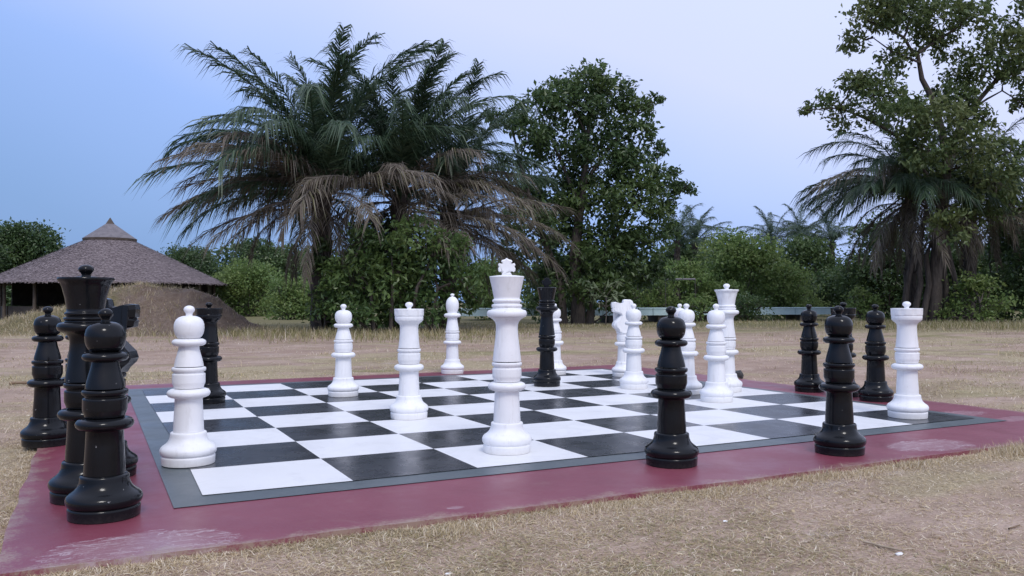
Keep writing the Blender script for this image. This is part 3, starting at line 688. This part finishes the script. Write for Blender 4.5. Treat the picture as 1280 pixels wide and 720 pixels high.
# ------------------------------------------------------------------ palms
def frond_mesh(name, L, e0, e1, material, seed, n_pairs=104, leaf_len=1.25, droop=0.5, ragged=0.08, lw=0.038, sway=0.0):
    rnd = np.random.default_rng(seed)
    K = 16; s = np.linspace(0, 1, K + 1); ang = e0 + (e1 - e0) * s ** 1.25
    pts = [np.zeros(3)]; dirs = []
    for i in range(K + 1):
        d = np.array([math.cos(ang[i]), sway * s[i] ** 2, math.sin(ang[i])]); d /= np.linalg.norm(d); dirs.append(d)
        if i < K: pts.append(pts[-1] + d * L / K)
    pts = np.array(pts); dirs = np.array(dirs)
    v, f_ = [], []
    # rachis: three-sided tapering rod
    for i in range(K + 1):
        r = 0.045 * (1 - .88 * s[i]) * (1.5 if i == 0 else 1); side = np.cross(dirs[i], [0, 0, 1.0]); side = side / (np.linalg.norm(side) + 1e-6); upv = np.cross(side, dirs[i])
        for a_ in (0, 2.09, 4.19): v.append(pts[i] + side * math.cos(a_) * r + upv * math.sin(a_) * r)
    for i in range(K):
        for k in range(3):
            k2 = (k + 1) % 3; a0, b0 = i * 3 + k, i * 3 + k2
            f_ += [(a0, b0, b0 + 3), (a0, b0 + 3, a0 + 3)]
    for q in range(n_pairs):
        t_ = 0.14 + 0.86 * (q + rnd.uniform(-.3, .3)) / n_pairs; t_ = min(max(t_, .1), .995)
        x = t_ * K; i = min(int(x), K - 1); fr = x - i
        p = pts[i] * (1 - fr) + pts[i + 1] * fr; d = dirs[i]
        side = np.cross(d, [0, 0, 1.0]); side /= np.linalg.norm(side) + 1e-6; upv = np.cross(side, d)
        prof = max(math.sin(math.pi * min(1, 0.22 + 0.80 * t_)) ** .6, .50)
        for sg in (-1, 1):
            if rnd.uniform() < ragged: continue
            ll = leaf_len * (0.30 + 0.70 * prof) * rnd.uniform(.55, 1.2)
            dd = side * sg * (0.72 - .35 * t_) + d * (0.45 + .5 * t_) + upv * rnd.uniform(-.10, .40); dd /= np.linalg.norm(dd)
            m_ = p + dd * ll * .5 + np.array([0, 0, -1]) * ll * droop * .16
            tip = p + dd * ll * .92 + np.array([0, 0, -1]) * ll * droop * rnd.uniform(.45, .85)
            wv = np.cross(dd, upv + rnd.normal(0, .5, 3)); wv = wv / (np.linalg.norm(wv) + 1e-6) * lw * rnd.uniform(.7, 1.2)
            o = len(v); v += [p - wv * .4, p + wv * .4, m_ + wv * .5, m_ - wv * .5, tip]
            f_ += [(o, o + 1, o + 2), (o, o + 2, o + 3), (o + 3, o + 2, o + 4)]
    me = np_mesh(name, np.array(v), np.array(f_)); me.materials.append(material); return me
D = R
_fr = random.Random(77)
FRONDS = {
    'up': [frond_mesh('frond', _fr.uniform(4.6, 5.4), D(_fr.uniform(74, 88)), D(_fr.uniform(5, 45)), M_PALM, 10 + i, droop=1.05, sway=_fr.uniform(-.35, .35)) for i in range(6)],
    'mid': [frond_mesh('frond', _fr.uniform(4.8, 5.5), D(_fr.uniform(46, 66)), D(_fr.uniform(-35, -5)), M_PALM, 20 + i, droop=1.05, sway=_fr.uniform(-.3, .3)) for i in range(6)],
    'low': [frond_mesh('frond', _fr.uniform(4.6, 5.3), D(_fr.uniform(15, 38)), D(_fr.uniform(-60, -35)), M_PALM, 30 + i, droop=.95, sway=_fr.uniform(-.3, .3)) for i in range(5)],
    'dry': [frond_mesh('frond', _fr.uniform(4.4, 5.6), D(_fr.uniform(-4, 46)), D(_fr.uniform(-48, -20)), M_DRY, 40 + i, droop=.95, ragged=_fr.uniform(.1, .4), lw=.028, sway=_fr.uniform(-.35, .35)) for i in range(8)],
    'hang': [frond_mesh('frond', _fr.uniform(3.2, 4.6), D(_fr.uniform(-40, 15)), D(-85), M_DRY, 50 + i, droop=.95, ragged=.3, lw=.028, leaf_len=.75, sway=_fr.uniform(-.3, .3)) for i in range(6)],
}
def palm(px, depth, crown_py, label, spec, group, scale=1.0, trunk_r=0.28, seed=1, lean=0.0):
    """spec: list of (kind, number, azimuth centre, azimuth half range); azimuth 0 = picture right, 90 = away"""
    rnd = random.Random(seed); b = ground_at(px, depth, -0.05)
    top = at(px, crown_py, depth) + RT * lean; o = empty('palm_tree', b, label=label, cat='palm tree', group=group)
    hgt = top.z - b.z; tb = Tubes(); pts = wiggle(b, top, 8, .012, rnd)
    tb.add(pts, [trunk_r * (1.25 - .2 * i / 8 + rnd.uniform(-.08, .08)) for i in range(9)], 12)
    # old leaf bases stick out of the trunk
    for i in range(int(hgt * 14)):
        t_ = rnd.uniform(.15, 1); p = b.lerp(top, t_); a_ = rnd.uniform(0, 6.28); dv = Vector((math.cos(a_), math.sin(a_), rnd.uniform(.4, 1.1))).normalized()
        tb.add([p + dv * trunk_r * .7, p + dv * (trunk_r * 1.0 + rnd.uniform(.08, .28))], [.07, .03], 4)
    me = tb.mesh('trunk'); set_origin(me, b); link('trunk', me, o, M_PBARK)
    for kind, cnt, azc, azr in spec:
        for i in range(cnt):
            a_ = R(azc + azr * (2 * (i + rnd.uniform(.2, .8)) / cnt - 1)); w_ = RT * math.cos(a_) + FW * math.sin(a_)
            fo = link('frond', rnd.choice(FRONDS[kind]), o)
            fo.location = (top - b) + Vector((0, 0, rnd.uniform(-.45, .2) - (.35 if kind == 'hang' else 0) - (rnd.uniform(-.5, .5) if kind == 'dry' else 0))) + w_ * .12
            k = scale * rnd.uniform(.86, 1.10) * (1.14 if kind == 'up' else 1.0 if px > 1000 else .8 if kind == 'hang' else 1)
            fo.scale = (k, k * rnd.choice((-1, 1)), k); fo.rotation_euler = (rnd.uniform(-.15, .15), rnd.uniform(-.10, .10), math.atan2(w_.y, w_.x))
    return o
palm(402, 27.0, 238, 'big palm with dead grey brown fronds sweeping toward the thatched hut', [('up', 20, 120, 178), ('mid', 22, 140, 160), ('low', 8, 170, 90), ('dry', 16, 180, 70), ('dry', 8, 270, 80), ('hang', 10, 170, 150)], 'palms beside the leafy bush', 1.0, seed=3)
palm(500, 28.5, 244, 'palm with upright green fronds and withered skirt above the leafy bush', [('up', 18, 70, 175), ('mid', 16, 60, 170), ('dry', 13, 290, 130), ('dry', 7, 10, 40), ('hang', 10, 90, 150)], 'palms beside the leafy bush', 0.98, seed=5)
palm(560, 30.5, 268, 'smaller palm with ragged fronds next to the round leafy tree', [('up', 12, 30, 130), ('mid', 10, 50, 150), ('dry', 16, 0, 100), ('hang', 9, 60, 140)], 'palms beside the leafy bush', 0.90, seed=8)
palm(1138, 37.6, 236, 'palm with long arching fronds and hanging dead skirt among gnarled trunks', [('up', 4, 70, 160), ('mid', 11, 90, 170), ('low', 16, 180, 90), ('low', 9, 0, 70), ('mid', 4, 15, 35), ('hang', 22, 270, 178), ('dry', 5, 200, 60)], 'palms by the tall sparse tree', 0.95, seed=11, trunk_r=.24)
palm(1212, 38.6, 244, 'palm with withered grey fronds drooping behind the rounded shrub', [('up', 4, 60, 150), ('mid', 12, 40, 150), ('low', 9, 20, 100), ('dry', 6, 320, 70), ('hang', 14, 270, 178)], 'palms by the tall sparse tree', 0.88, seed=14, trunk_r=.24)
for i, (px, dp, cy, lb) in enumerate(((846, 62, 300, 'small far palm showing above the bushes beside the round leafy tree'), (868, 66, 302, 'small far palm next to another above the green bushes'), (1000, 70, 298, 'small far palm above the shrubs left of the gnarled trunks'), (966, 74, 300, 'small far palm rising behind the tall bright bush'), (1040, 66, 304, 'small far palm close to the gnarled trunks'))):
    palm(px, dp, cy, lb, [('up', 4, 90, 180), ('mid', 9, 90, 180), ('low', 6, 90, 180)], 'distant palms', .66, .2, seed=30 + i)

# ------------------------------------------------------------------ broadleaf trees
rnd = random.Random(21)
CT = [(735, 108, 26), (703, 116, 24), (768, 116, 24), (672, 137, 24), (715, 140, 35), (760, 148, 33), (798, 130, 22), (818, 128, 11), (640, 152, 17), (617, 150, 11), (660, 175, 28), (700, 190, 38), (750, 200, 42), (798, 172, 20), (822, 182, 13), (790, 212, 32), (828, 232, 22), (853, 238, 14), (640, 203, 18), (655, 238, 25), (695, 250, 42), (742, 262, 46), (790, 258, 38), (826, 268, 20), (842, 287, 9), (662, 288, 36), (710, 318, 42), (760, 320, 42), (800, 310, 32), (695, 352, 30), (745, 360, 32), (790, 350, 28), (645, 318, 22), (775, 380, 18), (820, 345, 20), (680, 385, 20)]
lob = px_lobes(CT, 36.5, rnd, scale=.95)
b0 = ground_at(722, 36.5, -.05)
def limb_px(lst, depth, dj=.4):
    return [at(x, y, depth) + FW * rnd.uniform(-dj, dj) for x, y in lst]
limbs = [([b0] + limb_px([(722, 370), (718, 320), (724, 270), (730, 220), (735, 170), (738, 120)], 36.5, .2), .34, .05),
         ([b0 + RT * .5] + limb_px([(745, 350), (765, 300), (790, 255), (825, 240)], 36.5), .2, .04),
         ([b0 - RT * .6] + limb_px([(700, 350), (680, 300), (662, 250), (650, 200), (640, 160)], 36.5), .2, .04),
         (limb_px([(730, 230), (765, 180), (800, 140)], 36.5), .1, .03), (limb_px([(725, 260), (700, 200), (675, 140)], 36.5), .1, .03)]
tree('leafy_tree', b0, lob, limbs, 'dense round topped dark green tree with foliage down to the ground', M_LEAF, 80, 0.26, 15, rnd=rnd, long=2.1, spread=.62)

RTL = [(1085, 26, 24), (1112, 20, 26), (1145, 14, 28), (1180, 20, 26), (1205, 24, 20), (1078, 48, 16), (1120, 74, 18), (1062, 108, 16), (1036, 124, 14), (1010, 136, 7), (1090, 120, 26), (1060, 145, 18), (1112, 146, 28), (1092, 165, 22), (1132, 170, 26), (1205, 108, 24), (1190, 130, 20), (1224, 85, 22), (1246, 66, 22), (1265, 42, 24), (1275, 92, 20), (1284, 130, 12), (1250, 106, 12), (1214, 140, 16), (1195, 55, 18), (1170, 200, 24), (1122, 202, 26), (1150, 215, 30), (1200, 232, 26), (1216, 204, 15), (1242, 242, 24), (1264, 262, 26), (1142, 292, 20), (1215, 268, 20), (1310, 60, 30), (1312, 112, 26), (1225, 10, 16), (1290, 8, 20), (1160, 45, 16), (1225, 160, 14)]
dR = 36.0; lob = px_lobes(RTL, dR, rnd, .7, scale=1.12)
lob = [((c[0] - FW.x * 2.6, c[1] - FW.y * 2.6, c[2]), r) if 3.0 < c[2] < 9.0 and k_ % 3 else (c, r) for k_, (c, r) in enumerate(lob)]   # lower boughs reach out over the palm
b1 = ground_at(1168, dR, -.05)
def rtl(l, dj=.3): return limb_px(l, dR, dj)
limbs = [([b1] + rtl([(1170, 340), (1175, 290), (1180, 250), (1184, 205), (1178, 165), (1166, 128), (1154, 98), (1147, 68)], .15), .30, .08),
         (rtl([(1182, 215), (1196, 165), (1222, 130), (1250, 98), (1285, 82), (1320, 70)]), .15, .05),
         (rtl([(1147, 68), (1128, 48), (1098, 34), (1082, 28)]), .08, .03), (rtl([(1148, 66), (1172, 50), (1200, 32)]), .08, .03), (rtl([(1150, 80), (1115, 62), (1090, 48)]), .05, .02),
         (rtl([(1178, 250), (1150, 205), (1120, 170), (1090, 150), (1050, 135), (1012, 136)]), .12, .02),
         (rtl([(1222, 132), (1238, 122), (1256, 112), (1280, 128)]), .06, .02), (rtl([(1180, 250), (1205, 235), (1245, 245), (1268, 262)]), .1, .03)]
for x0_, x1_, yt_ in ((1128, 1146, 285), (1140, 1158, 270), (1182, 1180, 260), (1196, 1184, 290), (1152, 1168, 300)):   # braided lower stems
    limbs.append(([ground_at(x0_, dR + rnd.uniform(-.4, .4), -.05)] + rtl([((x0_ * 2 + x1_) / 3 + rnd.uniform(-4, 4), 355), ((x0_ + x1_ * 2) / 3 + rnd.uniform(-4, 4), 320), (x1_, yt_)], .25), .15, .08))
tree('sparse_tree', b1, lob, limbs, 'tall sparse tree with bare gnarled trunks and open yellow green crown', M_LEAF3, 66, 0.26, 14, rnd=rnd, trunk_mat=M_PBARK, long=2.1, spread=.7)  # darker palm bark stands in for the shadow on these trunks

# leafy bush under the palms
rnd = random.Random(33)
LB = [(428, 382, 26), (440, 340, 30), (478, 312, 27), (520, 300, 27), (490, 350, 36), (540, 338, 36), (568, 372, 22), (450, 398, 20), (528, 388, 28), (560, 308, 20), (590, 345, 18), (600, 380, 14), (455, 300, 18), (415, 355, 16), (490, 395, 22)]
lob = px_lobes(LB, 25.5, rnd); b2 = ground_at(500, 25.6, -.05)
limbs = [([b2 + RT * x_] + limb_px([((500 + tx) / 2 + x_ * 10, 360), (tx, ty)], 25.5, .4), .07, .03) for x_, tx, ty in ((-.8, 440, 330), (-.3, 490, 320), (.3, 540, 320), (.9, 575, 350))]
tree('leafy_bush', b2, lob, limbs, 'large glossy dark green bush growing beneath the palms', M_LEAF5, 130, 0.20, 15, rnd=rnd, cat='bush', long=2.1, spread=.8)

# ------------------------------------------------------------------ shrubs and far trees
SH = [  # px, depth, width px, top py, mat, leaf, label
    (310, 58, 110, 322, M_LEAF2, .20, 'bright green bush beside the eave of the thatched hut'),
    (362, 46, 90, 340, M_LEAF2, .20, 'bright green bush behind the trunk of the big palm'),
    (235, 66, 120, 306, M_LEAF, .22, 'dark green bush rising behind the slope of the hut roof'),
    (335, 66, 130, 298, M_LEAF, .24, 'dark bush showing under the dead palm fronds'),
    (615, 46, 90, 318, M_LEAF2, .20, 'bright green bush between palms and round leafy tree'),
    (812, 44.5, 80, 330, M_LEAF2, .18, 'yellowish green bush at the foot of the round leafy tree'),
    (858, 46, 90, 322, M_LEAF2, .20, 'bright green bush behind the low pale blue platform'),
    (925, 48, 130, 286, M_LEAF2, .22, 'tallest bright green bush of the row behind the white queen'),
    (905, 45.5, 90, 352, M_LEAF2, .19, 'low bright bush in front of the tallest bush behind the white queen'),
    (985, 47, 100, 328, M_LEAF2, .17, 'fine leaved rounded green bush above the end of the pale platform'),
    (1045, 54, 90, 335, M_LEAF, .20, 'dark bush in the shade left of the gnarled trunks'),
    (722, 37.2, 56, 374, M_LEAF, .15, 'low dark weeds at the foot of the round leafy tree'),
    (872, 39.5, 52, 370, M_LEAF2, .15, 'low green weeds in front of the pale platform'),
    (936, 40, 66, 364, M_LEAF, .15, 'low dark weeds before the pale platform behind the white queen'),
    (1005, 64, 120, 296, M_LEAF, .26, 'dark bush mass below the small far palms'),
    (850, 64, 110, 312, M_LEAF, .26, 'dark bush behind the bright bushes beside the round leafy tree'),
    (1110, 50, 130, 262, M_LEAF, .24, 'tall dark bush filling the gap behind the gnarled trunks'),
    (1190, 48, 130, 270, M_LEAF, .24, 'dark bush hidden behind the withered palm fronds'),
    (1080, 38, 66, 355, M_LEAF2, .17, 'small bright green shrub at the left foot of the gnarled trunks'),
    (1224, 35, 96, 342, M_LEAF2, .17, 'rounded bright green shrub at the right foot of the gnarled trunks'),
    (1262, 42, 120, 250, M_LEAF, .24, 'tall dark bush behind the rounded shrub by gnarled trunks'),
    (1310, 39, 120, 290, M_LEAF, .22, 'dark bush running out beyond the rounded shrub'),
    (30, 72, 130, 278, M_LEAF, .30, 'broad dark tree beyond the thatched hut'),
    (-40, 66, 120, 290, M_LEAF, .30, 'dark tree edging the lawn beyond the hut'),
    (88, 66, 130, 345, M_LEAF, .28, 'low dark bushes seen through the open side of the hut'),
    (165, 63, 120, 350, M_LEAF, .28, 'low dark bush seen through the open hut behind the earth mound'),
    (60, 61.5, 100, 362, M_LEAF, .26, 'low dark hedge bush just beyond the hut posts'),
    (470, 29.5, 150, 262, M_LEAF, .18, 'dark undergrowth filling the space between the palm trunks'),
    (404, 26.2, 46, 296, M_LEAF, .17, 'dark creeper growth wrapped round the big palm trunk'),
    (20, 64, 110, 352, M_LEAF, .28, 'low dark bush under the eave of the hut'),
]
for i, (px, dp, wp, tp, m_, lf, lb) in enumerate(SH):
    shrub('tree' if 'tree' in lb.split(' ')[:3] else 'bush', px, dp, wp, tp, lb, m_, lf, seed=100 + i, cat='tree' if ' tree ' in lb[:16] else 'bush', group=None, nl=30 if wp > 100 else 24, per=70)
# the wood behind everything: one mass
lob = []; rnd = random.Random(55)
for i in range(150):
    px = rnd.uniform(-260, 1540); dp = rnd.uniform(78, 120); r = rnd.uniform(1.6, 3.4)
    top_py = 318 + 14 * math.sin(px * .013) + rnd.uniform(-8, 16)
    z = at(px, top_py, dp).z - r; p = ground_at(px, dp, 0)
    for zz in np.arange(max(z, .5), 0.4, -2.6): lob.append(((p.x, p.y, float(zz)), r))
me, _ = crown_mesh('far_wood', lob, 9, 0.6, 14, 1.6)
link('far_wood', me, None, M_LEAF, label='dark distant wood closing off the lawn', cat='wood', kind='stuff')

# pale sapling with long leaves and dry sticks in front of the leafy tree
rnd = random.Random(5); b3 = ground_at(757, 33.8, -.04); o = empty('sapling', b3, label='young pale sapling with long drooping leaves before the leafy tree', cat='sapling')
tb = Tubes(); tips = []
stem = wiggle((0, 0, 0), (0.05, 0, 1.25), 5, .03, rnd); tb.add(stem, [.035, .03, .028, .025, .022, .018], 6)
for k in range(9):
    a_ = rnd.uniform(0, 6.28); st = Vector(stem[rnd.choice((3, 4, 5))]); q = st + Vector((math.cos(a_) * .55, math.sin(a_) * .5, rnd.uniform(.15, .75))); tb.add(wiggle(st, q, 3, .05, rnd), [.014, .012, .009, .006], 4); tips.append(q)
link('stem', tb.mesh('stem'), o, M_BARK)
c = np.array([tuple(q) for q in tips]); v, f_, t_ = leaf_cards(c, np.tile([0, 0, .5], (len(c), 1)), .42, 7, .14, np.full(len(c), .3), long=4.0)
link('foliage', np_mesh('foliage', v, f_, False, {'tint': t_}), o, island_mat('sapling_leaf', [(0, (0.13, 0.17, 0.10)), (1, (0.24, 0.29, 0.19))], .5, .2, tint=(.2, .24, .12)))

# ------------------------------------------------------------------ thatched hut
HD = 55.0; hc = ground_at(137, HD, 0.0)
hut = empty('thatched_hut', hc, label='round open sided hut with wide conical thatched roof', cat='hut')
ZE, ZT, RE, RTp = at(137, 356, HD).z, at(137, 300, HD).z, PXM(141, HD), PXM(26, HD)
def cone(name, r0, z0, r1, z1, seg=64):
    v = []; f_ = []
    for r, z in ((r0, z0), (r1, z1)):
        for k in range(seg): a_ = 2 * math.pi * k / seg; v.append((r * math.cos(a_), r * math.sin(a_), z))
    for k in range(seg): f_.append((k, (k + 1) % seg, seg + (k + 1) % seg, seg + k))
    return py_mesh(name, v, f_, True)
roof = link('roof', cone('roof', RE - .08, ZE, RTp, ZT - .1), hut, M_POST)
v, f_ = [], []; rows = 64; rg = random.Random(9)
for i in range(rows):
    t0 = i / rows; t1 = (i + 1.5) / rows
    ra, za = RE + (RTp - RE) * t0, ZE + (ZT - ZE) * t0; rb, zb = RE + (RTp - RE) * t1, ZE + (ZT - ZE) * t1
    nseg = max(30, int(2 * math.pi * ra / 0.10))
    for k in range(nseg):
        a0 = 2 * math.pi * (k + rg.uniform(-.1, .1)) / nseg; a1 = a0 + 2 * math.pi / nseg * 1.08
        dr = rg.uniform(-.03, .04); lift = .028 + rg.uniform(0, .014)
        o = len(v)
        for a_, r_, z_ in ((a0, ra + dr, za + lift - dr * .5), (a1, ra + dr + rg.uniform(-.03, .03), za + lift - dr * .5), (a1, rb, zb + .01), (a0, rb, zb + .01)):
            v.append((r_ * math.cos(a_), r_ * math.sin(a_), z_))
        f_.append((o, o + 1, o + 2, o + 3))
link('thatch', py_mesh('thatch', v, f_), roof, M_THATCH, kind='stuff')
# hanging fringe of the eave
v, f_ = [], []
for k in range(520):
    a0 = 2 * math.pi * k / 520; a1 = a0 + .011; r_ = RE + rg.uniform(-.06, .03); z1_ = ZE + .06; z0_ = ZE - rg.uniform(.0, .08); o = len(v)
    v += [(r_ * math.cos(a0), r_ * math.sin(a0), z0_), (r_ * math.cos(a1), r_ * math.sin(a1), z0_), (r_ * math.cos(a1), r_ * math.sin(a1), z1_), (r_ * math.cos(a0), r_ * math.sin(a0), z1_)]; f_.append((o, o + 1, o + 2, o + 3))
link('eave_fringe', py_mesh('eave_fringe', v, f_), roof, M_THATCH, kind='stuff')
ZC0, ZC1, RC = at(137, 299, HD).z + .02, at(137, 272, HD).z, PXM(31, HD)
cap = link('roof_cap', cone('roof_cap', RC, ZC0, .28, ZC1 - .42, 48), hut, M_CAP)
link('cap_edge', cone('cap_edge', RC - .02, ZC0 - .14, RC + .01, ZC0 + .004, 48), cap, M_POST)
link('finial', cone('finial', .30, ZC1 - .46, .02, ZC1, 16), cap, M_POST)
for k in range(16):
    a_ = 2 * math.pi * (k + .3) / 16; rp_ = RE - .9; tb = Tubes(); p = Vector((rp_ * math.cos(a_), rp_ * math.sin(a_), 0))
    tb.add([p + Vector((0, 0, -.1)), p + Vector((.02, 0, 1.2)), p + Vector((0, 0, ZE + .45))], [.11, .10, .09], 8); link('post', tb.mesh('post'), hut, M_POST)
for k in range(14):
    if k in (3, 4, 10): continue
    a0, a1 = 2 * math.pi * k / 14, 2 * math.pi * (k + .92) / 14; rw = RE - 1.3
    P_ = [(rw * math.cos(a0), rw * math.sin(a0)), (rw * math.cos(a1), rw * math.sin(a1)), ((rw - .18) * math.cos(a1), (rw - .18) * math.sin(a1)), ((rw - .18) * math.cos(a0), (rw - .18) * math.sin(a0))]
    vv = [(x, y, z) for z in (-.05, .75) for x, y in P_]
    link('low_wall', py_mesh('low_wall', vv, [(0, 1, 5, 4), (1, 2, 6, 5), (2, 3, 7, 6), (3, 0, 4, 7), (4, 5, 6, 7)]), hut, M_POST)
for k in range(9):   # dark panels added at the back to stand in for shade under the eaves
    a0, a1 = -YAW + math.pi * (k / 9), -YAW + math.pi * ((k + .985) / 9); rw = RE - 1.0
    P_ = [(rw * math.cos(a0), rw * math.sin(a0)), (rw * math.cos(a1), rw * math.sin(a1)), ((rw + .06) * math.cos(a1), (rw + .06) * math.sin(a1)), ((rw + .06) * math.cos(a0), (rw + .06) * math.sin(a0))]
    link('added_shade_panel', py_mesh('added_shade_panel', [(x, y, z) for z in (.76, ZE + .3) for x, y in P_], [(0, 1, 5, 4), (1, 2, 6, 5), (2, 3, 7, 6), (3, 0, 4, 7), (4, 5, 6, 7), (3, 2, 1, 0)]), hut, M_PIER)
link('floor', cone('floor', RE - .7, -.05, .02, .05, 48), hut, M_GROUND)

# ------------------------------------------------------------------ low pale blue platform
pa, pb = ground_at(555, 38.0), ground_at(1050, 42.5); dv = pb - pa; Lp = dv.length
plat = empty('low_platform', pa, math.atan2(dv.y, dv.x), label='long low pale blue platform on dark piers behind the trees', cat='platform')
ZP = 0.68; nb = int(Lp / 2.4); seg = Lp / nb
for i in range(nb):
    link('fascia_panel', box_mesh('fascia_panel', i * seg, (i + 1) * seg - .03, -.03, .02, ZP - .36, ZP - .05), plat, M_BLUE)
    link('top_slab', box_mesh('top_slab', i * seg, (i + 1) * seg - .02, -.06, 1.6, ZP - .05, ZP), plat, M_BLUE)
    link('pier', box_mesh('pier', i * seg + .3, i * seg + .75, .08, 1.4, -.15, ZP - .05), plat, M_PIER)
# slim grey rail in front of the bushes
ra, rb = at(832, 349, 43), at(869, 349, 43.5)
o = empty('rail', Vector((ra.x, ra.y, 0)), label='thin grey horizontal rail on two posts before the green bushes', cat='rail')
bse = Vector((ra.x, ra.y, 0)); tb = Tubes(); tb.add([ra - bse, rb - bse], [.05, .05], 6); link('rail_bar', tb.mesh('rail_bar'), o, M_CAP)
for p in (ra, rb):
    tb = Tubes(); tb.add([Vector((p.x, p.y, -.1)) - bse, p - bse], [.018, .018], 6); link('post', tb.mesh('post'), o, M_PIER)

# ------------------------------------------------------------------ litter
def stick(px, depth, length, ang, r, label, m_=None):
    c_ = ground_at(px, depth); z = float(ground_h(np.array(c_.x), np.array(c_.y))) + r + .008; c_.z = z
    d = RT * math.cos(ang) + FW * math.sin(ang); tb = Tubes(); rg_ = random.Random(int(px))
    tb.add(wiggle(-d * length / 2, d * length / 2, 4, .03, rg_), [r, r * .9, r, r * .8, r * .5], 6)
    o = link('stick', tb.mesh('stick'), None, m_ or M_STICK, label=label, cat='stick'); o.location = c_
stick(1100, 0.968 * FPX / (679 - 377.5), .16, -0.9, .006, 'short pale stick lying on the dry grass by a white scrap', simple('pale_stick', (.32, .25, .17), (.42, .34, .25), 20))
stick(38, 0.968 * FPX / (479 - 377.5), .45, .1, .02, 'reddish brown stick lying on the grass behind the black pawn')
stick(1265, 3.6, .10, .6, .004, 'tiny dry twig lying alone on the dry grass')
rg_ = random.Random(4)
for px, py, sz, lb in ((1121, 686, .012, 'small crumpled white scrap beside the pale stick on grass'), (905, 646, .008, 'tiny white scrap on the grass near the red border'), (240, 716, .010, 'tiny white scrap at the scraped corner of the border'), (560, 712, .007, 'tiny white scrap on bare near grass')):
    dp = 0.968 * FPX / (py - 377.5); c_ = ground_at(px, dp); c_.z = float(ground_h(np.array(c_.x), np.array(c_.y))) + sz * .5
    bm = bmesh.new(); bmesh.ops.create_icosphere(bm, subdivisions=2, radius=sz)
    for vt in bm.verts: vt.co = Vector((vt.co.x * 1.6, vt.co.y, vt.co.z * .6)) * rg_.uniform(.7, 1.2)
    me = bpy.data.meshes.new('paper_scrap'); bm.to_mesh(me); bm.free(); o = link('paper_scrap', me, None, M_SCRAP, label=lb, cat='litter'); o.location = c_
c_ = ground_at(922, 0.968 * FPX / (472 - 377.5)); bm = bmesh.new(); bmesh.ops.create_icosphere(bm, subdivisions=2, radius=.07)
for vt in bm.verts: vt.co *= rg_.uniform(.8, 1.15)
me = bpy.data.meshes.new('stone'); bm.to_mesh(me); bm.free(); o = link('stone', me, None, M_STONE, label='dark rounded stone lying behind the white queen', cat='stone'); o.location = (c_.x, c_.y, .03)
